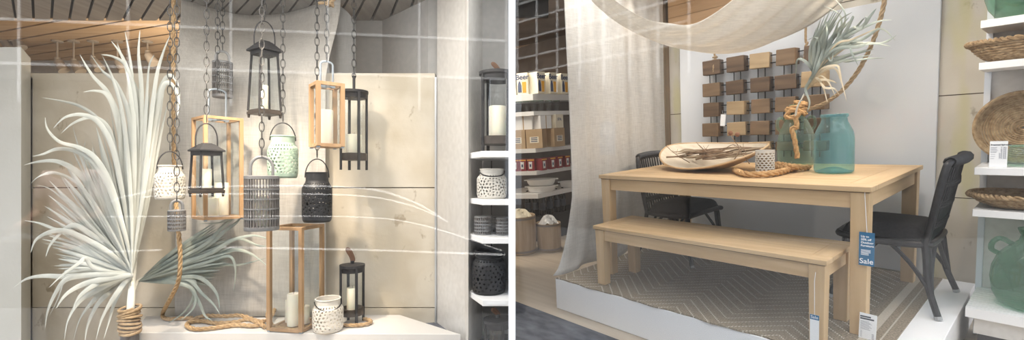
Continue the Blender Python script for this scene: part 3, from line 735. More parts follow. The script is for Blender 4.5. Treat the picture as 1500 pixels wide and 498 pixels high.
def pierced_lantern(px, wpx, ytop, ybot, Y, neck, m, label, group, loop_top=None, chain_label=None, drop=None, z0=None, name='pierced_lantern', tilt=0):
    X = P(px, 0, Y).x; zb = P(0, ybot, Y).z if z0 is None else z0; H = P(0, ytop, Y).z-zb; R = rad(wpx, px, Y)
    rn = R*neck
    t = thing(name, label, 'lantern', (X, Y, zb), th(px)+.1, group)
    def prof(v):
        if v < .06: return R*(.86+.10*math.sin(v/.06*PI/2))
        if v < .14: return R*(.96+.04*(v-.06)/.08)
        if v < .66: return R
        if v < .86: k = (v-.66)/.20; return R+(rn-R)*(k*k*(3-2*k))
        return rn
    HS[0] = {'cer_white': .92, 'cer_mint': .85, 'cer_black': .62}[m]
    nu, nv = 200, 84; vs = []; fs = []
    for j in range(nv+1):
        v = j/nv; r = prof(v)
        for i in range(nu): a = 2*PI*i/nu; vs.append((r*math.cos(a), r*math.sin(a), v*H))
    for j in range(nv):
        for i in range(nu):
            v = (j+.5)/nv; u = (i+.5)/nu
            if .07 < v < .80 and hole(u, v/.82, R, H*.82): continue
            i2 = (i+1) % nu; fs.append((j*nu+i, j*nu+i2, (j+1)*nu+i2, (j+1)*nu+i))
    b = MB().add(vs, fs); b.build('pierced_body', m, t, smooth=50, solid=.003)
    MB().cyl(R*.82, 0, .008, 40).build('pot_bottom', m, t)
    MB().tube([(rn*math.cos(2*PI*i/40), rn*math.sin(2*PI*i/40), H) for i in range(40)], .004, 6, closed=True).build('rim', m, t, smooth=True)
    hm = 'iron'
    if loop_top is not None:
        lz = P(0, loop_top, Y).z-zb; a0 = H*.90
        pts = [((rn+.004)*math.cos(a), 0, a0+(lz-a0)*math.sin(a)) for a in [PI*i/20 for i in range(21)]]
        MB().tube(pts, .0035, 7).build('wire_handle', hm, t, smooth=True)
        if chain_label: chain(px, CT, loop_top-3, Y, chain_label)
    if drop is not None:
        pts = [((rn+.006)*math.cos(a), -(rn+.012)*math.sin(a)*1.0, H*.93-drop*math.sin(a)) for a in [PI*i/20 for i in range(21)]]
        MB().tube(pts, .0035, 7).build('wire_handle', hm, t, smooth=True)
    return t
def slat_lantern(px, wpx, ytop, ybot, Y, nslat, label, loop_top=None, chain_label=None, z0=None, group='grey slatted lanterns'):
    X = P(px, 0, Y).x; zb = P(0, ybot, Y).z if z0 is None else z0; H = P(0, ytop, Y).z-zb; R = rad(wpx, px, Y)
    t = thing('slatted_lantern', label, 'lantern', (X, Y, zb), th(px), group)
    sl = MB()
    for i in range(nslat):
        a = 2*PI*i/nslat; sl.cbox((R*.96,0,H/2), (R*.06,2*PI*R/nslat*.56,H*.96), 0, Matrix.Rotation(a, 4, 'Z'))
    sl.build('slats', 'slat', t)
    rg = MB()
    for z in (.22, .40, .58, .76): rg.lathe([(R*.93,H*z-.004),(R*1.01,H*z-.004),(R*1.01,H*z+.004),(R*.93,H*z+.004),(R*.93,H*z-.004)], 40)
    rg.build('hoops', 'slat_rim', t)
    MB().lathe([(0,0),(R*.98,0),(R,H*.02),(R,H*.07),(R*.9,H*.08),(0,H*.08)], 40).build('base', 'slat_rim', t, smooth=True)
    MB().lathe([(R*.72,H),(R*.80,H+.004),(R,H),(R,H*.95),(R*.88,H*.94),(R*.72,H*.96),(R*.72,H)], 40).build('top_ring', 'slat_rim', t, smooth=True)
    MB().lathe([(R*.62,H*.085),(R*.62,H*.90)], 32).build('liner', 'lglass', t, smooth=True)
    if loop_top is not None:
        lz = P(0, loop_top, Y).z-zb; w_ = R*.62
        pts = [(w_,0,H*.96)]+[(w_*math.cos(a), 0, H+(lz-H)*(.45+.55*math.sin(a))) for a in [PI*i/18 for i in range(19)]]+[(-w_,0,H*.96)]
        MB().tube(pts, .008, 6, flat=.45).build('handle', 'slat_rim', t, smooth=True)
        if chain_label: chain(px, CT, loop_top-2, Y, chain_label)
    return t, R, H, zb, X
def round_lantern(px, wpx, ylid, ybase, yfeet, Y, label, rod=None, leather=None, z0=None, candle_s=None, a0=.3, chain_label=None, group='round black glass lanterns', lean=0):
    X = P(px, 0, Y).x; zb = P(0, yfeet, Y).z if z0 is None else z0; H = P(0, ylid, Y).z-zb; R = rad(wpx, px, Y); fz = P(0, ybase, Y).z-P(0, yfeet, Y).z
    t = thing('round_lantern', label, 'lantern', (X, Y, zb), th(px)+a0, group)
    MB().lathe([(0,H),(R*.6,H),(R*1.05,H-.006),(R*1.05,H-.022),(R*.96,H-.030),(R*.93,H-.055),(0,H-.055)], 48).build('lid', 'iron', t, smooth=True)
    MB().lathe([(0,fz),(R*.93,fz),(R*.95,fz+.004),(R*.95,fz+.045),(R*.90,fz+.047),(0,fz+.028)], 48).build('base_ring', 'iron_brown', t, smooth=True)
    for k in range(4):
        xf = Matrix.Rotation(k*PI/2, 4, 'Z'); MB().cbox((R*.98,0,(H-.02)/2), (.012,.016,H-.02), 0, xf).build('post', 'iron', t, bevel=.001)
    MB().lathe([(R*.80,fz+.05),(R*.80,H-.058)], 40).build('glass_cylinder', 'lglass', t, smooth=True)
    if rod:
        lz = P(0, rod, Y).z-zb; MB().cyl(.009, H-.002, lz, 12).tube(loopz((0,0,lz), .012, .018, 12, a0=0, a1=2*PI)[:-1], .003, 6, closed=True).build('hanging_rod', 'iron', t, smooth=True)
        if chain_label: chain(px, CT, rod-2, Y, chain_label)
    if leather:
        lz = P(0, leather, Y).z-zb-H
        MB().cyl(.012, H-.002, H+.018, 12).build('finial', 'iron', t)
        pts = cr([(0,0,H+.012),(-.012,0,H+lz*.5),(-.034,0,H+lz*.92),(-.026,0,H+lz*1.02),(-.008,0,H+lz*.8),(.010,0,H+lz*.3),(.004,0,H+.012)], 6)
        MB().tube(pts, .009, 6, flat=.3, xf=Matrix.Rotation(-th(px)-a0+.5, 4, 'Z')).build('leather_loop', 'leather', t, smooth=True)
    if candle_s:
        candle((X, Y, zb+fz+.0285+.005), R*candle_s[0], H*candle_s[1], candle_s[2])
    return t

tapered_lantern(361, 414, 62, 76, 173, 2.98, 28, 31, 'tall black tapered lantern with one candle, highest of the hanging lanterns', 'chain holding the tall black tapered lantern',
    [(-.02, 0, .16, .37, 'white pillar candle in the tall black tapered lantern')], .80)
tapered_lantern(275, 330, 211, 222, 288, 2.72, 25, 181, 'small black tapered lantern hanging in front of the wood frame lantern', 'chain holding the small black tapered lantern',
    [(.02, .02, .18, .42, 'short ivory candle in the small black tapered lantern')], .86)
wood_lantern(280, 357, 173, 321, 3.0, 19, 'large honey wood frame lantern hanging behind the small black tapered lantern', 'honey',
    [(-.16, -.05, .17, .115, 'short ivory candle at the left of the large hanging wood lantern'), (.12, .05, .18, .21, 'tall ivory candle at the right of the large hanging wood lantern')], .095, 131, 'chain holding the large honey wood lantern')
wood_lantern(452, 505.5, 123, 217, 2.78, 17, 'smaller honey wood lantern with a tall candle, hanging near the linen edge', 'honey',
    [(-.02, .05, .26, .200, 'tall ivory candle inside the smaller hanging wood lantern')], .15, 90, 'chain holding the smaller honey wood lantern')
t, R_, H_, zb_, X_ = slat_lantern(326, 31, 91, 143, 3.08, 30, 'small grey slatted lantern hung high left of the tall black lantern', 75, 'chain holding the high small grey slatted lantern')
t, R_, H_, zb_, X_ = slat_lantern(383.5, 53, 258, 337, 2.66, 34, 'large grey slatted lantern hanging above the plinth below the tall black lantern', 230, 'chain passing before the tall black lantern to the large slatted lantern')
candle((X_, 2.66, zb_+H_*.085), R_*.5, H_*.55, 'pale candle glowing inside the large grey slatted lantern')
t, R_, H_, zb_, X_ = slat_lantern(259, 28, 308, 338, 2.66, 26, 'smallest grey slatted lantern hanging lowest, beside the palm fan', 294, 'chain passing before the white pierced lantern to the smallest slatted lantern')
pierced_lantern(249, 47, 243, 292, 2.78, .76, 'cer_white', 'white pierced ceramic lantern hanging beside the palm fan', 'white pierced lanterns', 222, 'chain ending at the hanging white pierced lantern')
pierced_lantern(414.5, 46, 200, 261, 2.9, .78, 'cer_mint', 'mint green pierced ceramic lantern hanging by a wire loop', 'coloured pierced lanterns', 180, 'chain holding the mint green pierced lantern')
pierced_lantern(464.5, 45, 253, 325, 2.93, .74, 'cer_black', 'black pierced ceramic lantern hanging below the smaller wood lantern', 'black pierced lanterns', 233, 'chain running behind the smaller wood lantern to the black pierced lantern')
round_lantern(518.5, 41, 132, 235, 249, 3.06, 'round black glass lantern hanging by a rod before the stone wall', rod=111, candle_s=(.55, .26, 'wide ivory candle in the hanging round black lantern'), a0=.35, chain_label='chain holding the hanging round black glass lantern')

# standing on the plinth
Yw = onp(430, 479).y
wood_lantern(390, 475.5, 330, 482, Yw, 55, 'tall brown wood lantern standing on the white plinth', 'honey_dark',
    [(-.20, -.06, .155, .20, 'tall ivory candle at the left in the standing wood lantern'), (.05, .22, .12, .14, 'ivory candle at the back right in the standing wood lantern'), (.02, -.22, .13, .11, 'short ivory candle at the front in the standing wood lantern')], .10, z0=pz+.002)
Yb = onp(516, 473).y
round_lantern(516, 36, 386, 463, 475, Yb, 'round black glass lantern standing on the plinth inside a rope ring', leather=364, z0=pz+.002, candle_s=(.46, .37, 'ivory candle in the round lantern standing on the plinth'), a0=.35)
Yp = onp(480, 484).y
pierced_lantern(480.5, 46, 437, 488, Yp, .80, 'cer_white', 'white pierced ceramic lantern standing at the front of the plinth', 'white pierced lanterns', drop=.045, z0=pz+.002)

# ropes
def rp(px, py, Y): return P(px, py, Y)
ro = [P(254, -12, 3.12), P(254, 60, 3.12), P(254, 150, 3.12), P(255, 240, 3.11), P(258, 300, 3.04), P(262, 345, 2.92), P(264, 380, 2.90), P(261, 412, 2.92), P(248, 440, 3.0), onp(238, 463)+Vector((0,0,.016)), onp(243, 470.5)+Vector((0,0,.016)), onp(262, 470)+Vector((0,0,.016)), onp(283, 469)+Vector((0,0,.016))]
tag(rope_mb(ro, .0125).build('hanging_rope', 'rope', smooth=True), 'jute rope hanging beside the palm fan down to the plinth', 'rope')
z1 = Vector((0,0,.017)); z2 = Vector((0,0,.040))
co = [onp(276, 476.5)+z1, onp(283, 472)+z1, onp(300, 471.5)+z2, onp(330, 472)+z2, onp(352, 471)+z2, onp(374, 473)+z1, onp(385, 477.5)+z1, onp(372, 481)+z1, onp(345, 480)+z1, onp(310, 484.5)+z1, onp(288, 486)+z1, onp(275, 482)+z1, onp(277, 476)+z1,
      onp(296, 474)+z1, onp(318, 477)+z1, onp(345, 475.5)+z1, onp(365, 477)+z2, onp(384, 480)+z1, onp(388, 483)+z1]
tag(rope_mb(co, .0135).build('coiled_rope', 'rope', smooth=True), 'coiled jute rope lying at the left on the white plinth', 'rope')
c2_ = [onp(370, 473)+z1, onp(386, 474)+z1, onp(398, 472)+z2, onp(403, 462)+Vector((0,0,.06)), onp(398, 463)+Vector((0,0,.08)), onp(392, 470)+z2, onp(398, 479)+z1, onp(412, 484.5)+z1, onp(436, 487)+z1, onp(462, 479)+z1]
def onl(px, py): return onp(px, py)+z1
c3 = [onl(500, 470.0), onl(494, 475.5), onl(508, 480), onl(530, 479.5), onl(543, 476), onl(541, 472), onl(532, 470.5)]
tag(rope_mb(c2_, .0125).build('loose_rope', 'rope', smooth=True), 'loose jute rope winding round the foot of the standing wood lantern', 'rope')
tag(rope_mb(c3, .0115).build('rope_ring', 'rope', smooth=True), 'ring of jute rope round the foot of the standing black lantern', 'rope')
kn = [P(483, 6, 3.0)+Vector((.02*math.sin(i*1.9), .02*math.cos(i*1.9), .012*math.sin(i*2.7))) for i in range(9)]
kp = [P(466, 5, 3.0), P(474, 4, 3.0), P(482, 6, 3.0)]+kn+[P(490, -1, 3.0), P(490, -8, 3.0), P(492, -18, 3.0)]
tag(rope_mb(kp, .010).build('rope_knot', 'rope_grey', smooth=True), 'knotted rope end tied near the top of the chains', 'rope')

# ------------------------------------------------------------------ palm fronds
def blade(mb, ctrl, w, Y0, tipd=.0, n=6, rnd=random):
    k = len(ctrl); pts = []
    for i, (x, y) in enumerate(ctrl):
        t = i/(k-1); pts.append(P(x, y, Y0-.0-tipd*t*t+.012*math.sin(5*t+x)))
    c = cr(pts, n); m = len(c); ws = []
    for i in range(m):
        t = i/(m-1); ws.append(w*(.22+.78*min(1, t/.35))*(1-max(0, (t-.45)/.55)**1.6)+.0006)
    tw = rnd.uniform(-.9, .9); side = []
    for i in range(m):
        t = i/(m-1); a = tw*t*1.2; side.append(Vector((math.sin(a)*.8, -math.cos(a), .25*math.sin(3*a))))
    mb.ribbon(c, ws, side, fold=.22)
AP = (193, 402)
fan = MB(); rr = random.Random(3)
long_ = [  # tip first, towards the heart of the fan
 [(183,46),(191,90),(196,150),(200,240),(197,330)], [(163,60),(180,85),(192,130),(196,220),(195,330)], [(249,52),(238,80),(228,120),(216,220),(203,330)],
 [(226,80),(218,100),(214,160),(208,250),(199,340)], [(264,142),(258,118),(245,112),(230,150),(215,250),(200,345)], [(259,172),(262,150),(255,128),(240,125),(226,180),(212,270),(200,345)],
 [(150,82),(163,110),(178,160),(188,240),(193,330)], [(172,64),(185,100),(205,150),(208,220),(201,330)], [(117,80),(135,110),(160,140),(180,200),(190,310)], [(133,80),(150,104),(172,125),(190,180),(194,300)],
 [(148,80),(168,84),(186,100),(198,150),(200,260),(196,340)], [(205,44),(203,80),(207,130),(206,230),(198,330)], [(122,135),(140,133),(158,140),(172,175),(184,250),(192,340)],
 [(62,143),(90,148),(118,156),(145,176),(166,215),(182,290),(191,360)], [(90,195),(108,180),(135,172),(158,188),(172,240),(185,310),(192,370)], [(78,188),(95,172),(120,168),(145,180),(166,220),(182,300),(191,360)],
 [(66,172),(70,190),(88,208),(116,216),(140,232),(162,270),(180,330),(191,375)], [(106,182),(112,205),(122,240),(138,290),(165,345),(189,385)], [(126,202),(123,225),(128,260),(134,290),(160,340),(188,384)],
 [(47,229),(62,226),(85,218),(112,222),(135,238),(158,275),(178,330),(190,376)], [(35,242),(55,237),(82,236),(108,248),(132,272),(158,318),(188,382)], [(42,273),(56,259),(78,253),(104,262),(128,284),(156,326),(188,386)],
 [(53,271),(72,276),(90,290),(112,310),(136,335),(164,362),(190,392)], [(36,323),(58,327),(84,337),(112,345),(145,362),(190,396)], [(45,370),(52,352),(70,341),(94,338),(125,350),(160,370),(190,396)],
 [(67,376),(74,358),(92,338),(110,330),(136,345),(164,368),(190,394)], [(20,421),(40,408),(66,404),(95,405),(125,400),(160,400),(190,400)], [(72,421),(90,404),(112,388),(125,379),(136,392),(160,398),(190,400)],
 [(66,481),(70,455),(82,428),(96,410),(120,404),(160,402),(190,402)], [(70,466),(84,440),(94,410),(98,398),(130,400),(190,402)], [(94,500),(100,468),(118,440),(142,425),(168,412),(191,404)], [(106,505),(116,470),(130,448),(150,428),(172,412),(192,404)],
 [(124,505),(128,478),(140,450),(158,430),(176,414),(192,405)], [(140,500),(148,470),(160,446),(172,428),(184,412),(193,405)], [(152,496),(160,470),(166,448),(176,426),(186,412),(193,405)], [(82,452),(96,432),(118,418),(146,410),(191,403)],
 [(104,462),(112,440),(128,424),(152,412),(191,403)]]
for L in long_:
    blade(fan, [AP]+L[::-1], rr.uniform(.012, .0175), 2.91+rr.uniform(-.05, .05), rr.uniform(0, .16), rnd=rr)
for i in range(72):                     # pleated body of the fan
    u = i/71; ph = math.radians(12-u*132); ax, ay = math.sin(ph), math.cos(ph)
    L = (292-205*min(1, u*1.25)**.9)*rr.uniform(.86, 1.0)*(1 if u < .75 else .8)
    tx, ty = AP[0]+ax*L, AP[1]-ay*L; droop = rr.uniform(-5, 12)
    blade(fan, [AP, (AP[0]+ax*L*.35, AP[1]-ay*L*.35), (AP[0]+ax*L*.7-1, AP[1]-ay*L*.7), (tx-droop*(.4+u), ty+abs(droop)*u)], rr.uniform(.013, .017)*(1-.35*u), 2.93+rr.uniform(-.02, .03), rr.uniform(-.02, .05), rnd=rr)
gp = P(190, 478, 2.93)
fr_ = thing('palm_frond', 'large dried palm fan with drooping pale blades left of the plinth', 'palm frond', (gp.x, gp.y, 0))
off = Matrix.Translation(Vector((-gp.x, -gp.y, 0)))
fan.v = [tuple(off @ Vector(p)) for p in fan.v]
fan.build('leaf_fan', 'palm', fr_, smooth=60)
st = cr([P(190, 560, 2.835), P(190, 480, 2.835), P(192, 440, 2.86), P(194.5, 405, 2.935), P(202, 330, 2.93), P(209, 250, 2.93), P(212, 200, 2.93)], 6)
MB().tube(st, [.020-.015*max(0, (i-12)/(len(st)-12)) if i > 12 else .020 for i in range(len(st))], 10, xf=off).build('stalk', 'stem', fr_, smooth=True)
# rope-bound foot holding the stalk
fb = thing('wrapped_post', 'dark post bound with brown cord holding the palm stalk', 'post', (P(190, 0, 2.835).x, 2.835, 0))
zf0 = P(0, 500, 2.835).z; zf1 = P(0, 452, 2.835).z
MB().lathe([(.0,0),(.052,0),(.046,zf0),(.042,zf1),(.030,zf1),(.030,.2),(0,.2)], 20).build('post_body', 'slat', fb, smooth=True)
wr = []
for i in range(190):
    a = i*.33; wr.append((.050*math.cos(a)+.006*math.sin(a*.37), .050*math.sin(a), zf0+.05+(zf1-zf0-.04)*(i/189)+.012*math.sin(a*.9)))
MB().tube(wr, .0085, 6).build('binding_cord', 'rope_grey', fb, smooth=True)

fan2 = MB(); rr = random.Random(11); A2 = (203, 412)
for i in range(34):
    u = i/33; tipx = 345-70*abs(u-.45); tipy = 326+u*92
    m1 = (A2[0]+(tipx-A2[0])*.45, A2[1]+(tipy-A2[1])*.45-4); blade(fan2, [A2, m1, (tipx, tipy)], rr.uniform(.010, .014), 3.06+rr.uniform(-.02, .03), rr.uniform(-.05, .05), rnd=rr)
for L in [[(300,362),(330,338),(350,322),(352,305)], [(300,358),(326,332),(342,318),(322,326),(290,328)], [(310,370),(340,352),(372,345),(398,352)], [(305,378),(340,366),(368,372),(398,395)], [(300,385),(335,375),(345,395),(342,428)],
          [(290,400),(320,388),(350,388),(390,378)], [(280,408),(285,430),(272,455),(246,474)], [(275,410),(296,430),(312,445),(322,460)], [(285,405),(305,415),(318,432),(322,452)], [(270,412),(290,440),(300,462),(312,470)], [(300,372),(345,350),(380,360),(402,360)], [(260,415),(283,425),(284,450),(264,470)]]:
    blade(fan2, [A2, ((A2[0]+L[0][0])/2, (A2[1]+L[0][1])/2)]+L, rr.uniform(.009, .013), 3.05+rr.uniform(-.03, .03), rr.uniform(0, .06), rnd=rr)
f2 = thing('palm_frond', 'smaller palm fan spreading low to the right in front of the linen', 'palm frond', (gp.x+.04, gp.y+.06, 0))
off2 = Matrix.Translation(Vector((-gp.x-.04, -gp.y-.06, 0)))
fan2.v = [tuple(off2 @ Vector(p)) for p in fan2.v]
fan2.build('leaf_fan', 'palm_grey', f2, smooth=60)
MB().tube(cr([P(189, 560, 2.83), P(189.5, 480, 2.84), P(192, 440, 2.89), P(204, 411, 3.06), P(240, 393, 3.06)], 6), [.012]*19+[.010, .008, .006, .004, .003, .003], 8, xf=off2).build('stalk', 'stem', f2, smooth=True)

# ------------------------------------------------------------------ shelf unit at the right of the left window
SB = [(221, 230), (292.5, 300.5), (349, 357), (440, 448.5)]
SHZ = []
for i, (ya, yb) in enumerate(SB):
    za = P(0, ya, 2.52).z; zb = P(0, yb, 2.52).z; SHZ.append(za)
    poly = [q(707, 2.52), (-.009, 2.52), (-.009, 3.04), q(706.8, 3.02), q(687.8, 2.72)]
    o = MB().prism(poly, zb, za).build('shelf_board', 'white', bevel=.002)
    tag(o, ['white shelf board under the round black lantern', 'white shelf board under the white pierced lantern', 'white shelf board under the small slatted lanterns', 'white shelf board under the squat black pierced lantern'][i], 'shelf', 'white shelves beside the left display')
    MB().box((-.135, 3.025, zb-.09), (-.128, 3.04, zb)).build('shelf_bracket', 'iron', o).matrix_parent_inverse = o.matrix_world.inverted()
Ys = 2.74
round_lantern(729, 52, 105, 207, 219, 2.74, 'round black lantern with leather loop on the top white shelf', leather=94, z0=SHZ[0]+.001, candle_s=(.5, .4, 'pale candle in the round lantern on the top shelf'), a0=.6)
pierced_lantern(720.5, 44, 248, 291, 2.68, .78, 'cer_white', 'white pierced ceramic lantern on the second white shelf', 'white pierced lanterns', drop=.03, z0=SHZ[1]+.001)
slat_lantern(707, 25, 317, 349, 2.70, 24, 'small grey slatted lantern at the left on the third shelf', z0=SHZ[2]+.001, group='slatted lanterns on the third shelf')
slat_lantern(722, 25, 318, 349, 2.84, 24, 'small grey slatted lantern at the back middle on the third shelf', z0=SHZ[2]+.001, group='slatted lanterns on the third shelf')
slat_lantern(736, 19, 319, 349, 2.68, 24, 'small grey slatted lantern at the right on the third shelf', z0=SHZ[2]+.001, group='slatted lanterns on the third shelf')
pierced_lantern(716, 49, 367, 438, 2.70, .80, 'cer_black', 'black pierced ceramic lantern on the fourth white shelf', 'black pierced lanterns', drop=.02, z0=SHZ[3]+.001)
lo = P(0, 560, 2.52).z
tag(MB().prism([q(707, 2.52), (-.009, 2.52), (-.009, 3.04), q(706.8, 3.02), q(687.8, 2.72)], .2, .24).build('shelf_board', 'white'), 'lowest white shelf board at the bottom edge, under a black lantern', 'shelf', 'white shelves beside the left display')
round_lantern(729, 40, 465, 560, 575, 2.74, 'round black lantern with leather loop on the lowest shelf', leather=452, z0=.241, a0=.4)
tk = tag(MB().cbox((0,0,0), (.10, .002, .014)).build('price_ticket', 'paper', frame=Matrix.Translation((-.085, 2.517, SHZ[3]-.014))), 'white price ticket on the edge of the fourth shelf', 'price ticket')

# ================================================================== right window
H_ = .74; L_, W_ = 1.6104, 1.1362
PF, PLX, PRX, PB, PT = -.2923, -.198, 1.8478, 1.3278, .2231
FZ = -PT
struct('floor_shop', MB().box((-4.5, PF-.62, FZ-.05), (3.2, 4.5, FZ)), 'floor', RF)
struct('floor_entrance', MB().box((-1.4, -1.25, FZ+.001), (1.9, PF-.135, FZ+.012)), 'floor_dark', RF)  # dark mottled band laid over the floor
struct('floor_threshold', MB().box((-1.4, -1.28, FZ+.001), (1.9, -1.25, FZ+.016)), 'alu', RF)
# stone wall behind the table, white panel in front of it
sw = MB(); xa, xb = RY(974, 60, PB+.02).x, RY(1470, 100, PB+.02).x
for za, zb in ((-.22, .515), (.521, 1.155), (1.161, 1.85), (1.856, 2.4)): sw.box((xa, PB+.02, za), (xb, PB+.12, zb))
sw.box((xa, PB+.03, -.22), (xb, PB+.11, 2.4), 1)
struct('wall_rear', sw, ['stone_pale', 'gap'], RF)
xw0, xw1 = RY(996, 100, PB-.02).x, RY(1375, 100, PB-.02).x
struct('wall_panel', MB().box((xw0, PB-.02, .005), (xw1, PB+.015, 1.80)), 'white_wall', RF, bevel=.002)
struct('trim_4', MB().box((RY(967, 100, 1.30).x, 1.26, -.22), (RY(977, 100, 1.30).x, 1.34, 2.4)), 'dark_strip', RF)  # dark brown upright strip beside the stone wall
tw = MB()
for i in range(5): tw.box((-.2, PB-.045, 1.915+i*.1), (.72, PB+.018, 2.012+i*.1))
struct('trim_6', tw, ['honey_x'], RF)
# warm plank ceiling
cw = MB()
for i in range(22): cw.box((-.35, -.5+i*.12, 2.30), (2.6, -.383+i*.12, 2.33))
cw.box((-.35, -.5, 2.332), (2.6, 2.2, 2.36), 1)
struct('ceiling_bay', cw, ['honey_dark', 'groove'], RF)
struct('wall_shop_back', MB().box((-7, 2.5, FZ), (-.3, 2.58, 3.2)), 'darkwall', RF)
struct('ceiling_shop', MB().box((-7, -.5, 2.42), (-.36, 2.5, 2.46)), 'darkwall', RF)
struct('wall_shop_end', MB().box((-7, -1.4, FZ), (-6.9, 2.5, 3.2)), 'darkwall', RF)
# plinth and rug
pp_ = tag(MB().box((PLX, PF, FZ+.001), (PRX, PB-.03, 0)).build('display_platform', 'mullion', bevel=.003, frame=RF), 'low white platform carrying the teak table and bench', 'platform')
def rug_mat():
    m = bpy.data.materials.new('patterned_rug'); m.use_nodes = True; n = m.node_tree.nodes; l = m.node_tree.links; b = n['Principled BSDF']; b.inputs['Roughness'].default_value = .95
    t = n.new('ShaderNodeTexCoord'); sp = n.new('ShaderNodeSeparateXYZ'); l.new(t.outputs['Object'], sp.inputs['Vector'])
    def mt(op, a, b_=None, c=None):
        k = n.new('ShaderNodeMath'); k.operation = op
        for i, v in enumerate((a, b_, c)):
            if v is None: continue
            if isinstance(v, (int, float)): k.inputs[i].default_value = v
            else: l.new(v, k.inputs[i])
        return k.outputs['Value']
    X, Y = sp.outputs['X'], sp.outputs['Y']
    # big zigzag of dotted lines
    per = .56
    tri = mt('ABSOLUTE', mt('SUBTRACT', mt('FRACT', mt('ADD', mt('DIVIDE', mt('ADD', X, .1), per), 10)), .5))   # 0...5
    h = mt('ADD', mt('MULTIPLY', tri, per*1.0), Y)
    fr = mt('FRACT', mt('ADD', mt('DIVIDE', h, .078), 40))
    line = mt('LESS_THAN', fr, .15)
    dash = mt('LESS_THAN', mt('FRACT', mt('ADD', mt('DIVIDE', X, .0125), 90)), .62)
    pat = mt('MULTIPLY', mt('MULTIPLY', line, dash), .85)
    xr = RUG[1]; ed = mt('SUBTRACT', xr, X)
    inside = mt('GREATER_THAN', ed, .17); pat = mt('MULTIPLY', pat, inside)
    band = mt('MULTIPLY', mt('GREATER_THAN', ed, .085), mt('LESS_THAN', ed, .125))
    band2 = mt('MULTIPLY', mt('GREATER_THAN', ed, .045), mt('LESS_THAN', ed, .052))
    tot = mt('MINIMUM', mt('ADD', mt('ADD', pat, mt('MULTIPLY', band, .6)), mt('MULTIPLY', band2, .6)), 1)
    nz = n.new('ShaderNodeTexNoise'); nz.inputs['Scale'].default_value = 120; nz.inputs['Detail'].default_value = 4; l.new(t.outputs['Object'], nz.inputs['Vector'])
    r = n.new('ShaderNodeValToRGB'); r.color_ramp.elements[0].position = .35; r.color_ramp.elements[1].position = .65
    r.color_ramp.elements[0].color = (.17, .135, .095, 1); r.color_ramp.elements[1].color = (.36, .30, .22, 1); l.new(nz.outputs['Fac'], r.inputs['Fac'])
    mx = n.new('ShaderNodeMixRGB'); l.new(tot, mx.inputs['Fac']); l.new(r.outputs['Color'], mx.inputs['Color1']); mx.inputs['Color2'].default_value = (.66, .60, .50, 1)
    l.new(mx.outputs['Color'], b.inputs['Base Color'])
    bp = n.new('ShaderNodeBump'); bp.inputs['Strength'].default_value = .5; bp.inputs['Distance'].default_value = .003; l.new(nz.outputs['Fac'], bp.inputs['Height']); l.new(bp.outputs['Normal'], b.inputs['Normal'])
    return m
RUG = (PLX+.012, RZ(1314, 497, .004).x)
M['rug'] = rug_mat()
def rug_edge(u): return PF-.004+.007*math.sin(u*9)+.004*math.sin(u*23)
rg = MB(); nu = 60
poly = [(RUG[0]+(RUG[1]-RUG[0])*i/nu, rug_edge(i/nu*3)) for i in range(nu+1)]+[(RUG[1], 1.27), (RUG[0], 1.27)]
tag(rg.prism(poly, .0005, .009).build('rug', 'rug', frame=RF), 'brown woven rug with dotted cream zigzag lines under the table', 'rug')
RZ0 = .0095

# ------------------------------------------------------------------ table and bench
def table(name, label, cat, x0, x1, y0, y1, h, th_top, apron, leg, inset, frame_w, boards):
    t = thing(name, label, cat, ((x0+x1)/2, (y0+y1)/2, RZ0), 0, None, RF)
    lx, ly = x1-x0, y1-y0; z = h-RZ0
    tp = MB(); fw = frame_w
    tp.box((-lx/2, -ly/2, z-th_top), (lx/2, -ly/2+fw, z)); tp.box((-lx/2, ly/2-fw, z-th_top), (lx/2, ly/2, z))
    tp.build('top_rail', 'oak', t, bevel=.003)
    for sx in (-1, 1):
        e = MB(); e.box((min(sx*lx/2, sx*(lx/2-fw)), -ly/2+fw+.0015, z-th_top), (max(sx*lx/2, sx*(lx/2-fw)), ly/2-fw-.0015, z)); e.build('top_end_board', 'oak_y', t, bevel=.003)
    bm = MB(); n = boards; wid = (ly-2*fw)/n
    for i in range(n): bm.box((-lx/2+fw+.0015, -ly/2+fw+i*wid+.0012, z-th_top), (lx/2-fw-.0015, -ly/2+fw+(i+1)*wid-.0012, z-.0008))
    bm.build('top_boards', 'oak', t, bevel=.001)
    MB().box((-lx/2+.01, -ly/2+.01, z-th_top-.004), (lx/2-.01, ly/2-.01, z-th_top*.6)).build('under_frame', 'gap', t)
    za = z-th_top-.004
    for sy in (-1, 1): MB().cbox((0, sy*(ly/2-inset-leg*.32), za-apron/2), (lx-2*inset-2*leg, .022, apron)).build('apron', 'oak', t, bevel=.0015)
    for sx in (-1, 1): MB().cbox((sx*(lx/2-inset-leg*.32), 0, za-apron/2), (.022, ly-2*inset-2*leg, apron)).build('apron', 'oak_y', t, bevel=.0015)
    for sx in (-1, 1):
        for sy in (-1, 1):
            cx, cy = sx*(lx/2-inset-leg/2), sy*(ly/2-inset-leg/2)
            MB().frust((cx-sx*leg*.0, cy, 0), (leg*.88, leg*.88), (cx, cy, za), (leg, leg)).build('leg', 'oak_z', t, bevel=.003)
    return t
table('dining_table', 'large pale teak dining table with square legs', 'table', 0, L_, 0, W_, H_, .026, .078, .074, .012, .115, 7)
table('bench', 'pale teak bench pushed in along the near side of the table', 'bench', .1107, 1.4979, -.2142, .2263, .4182, .024, .072, .070, .010, .085, 4)

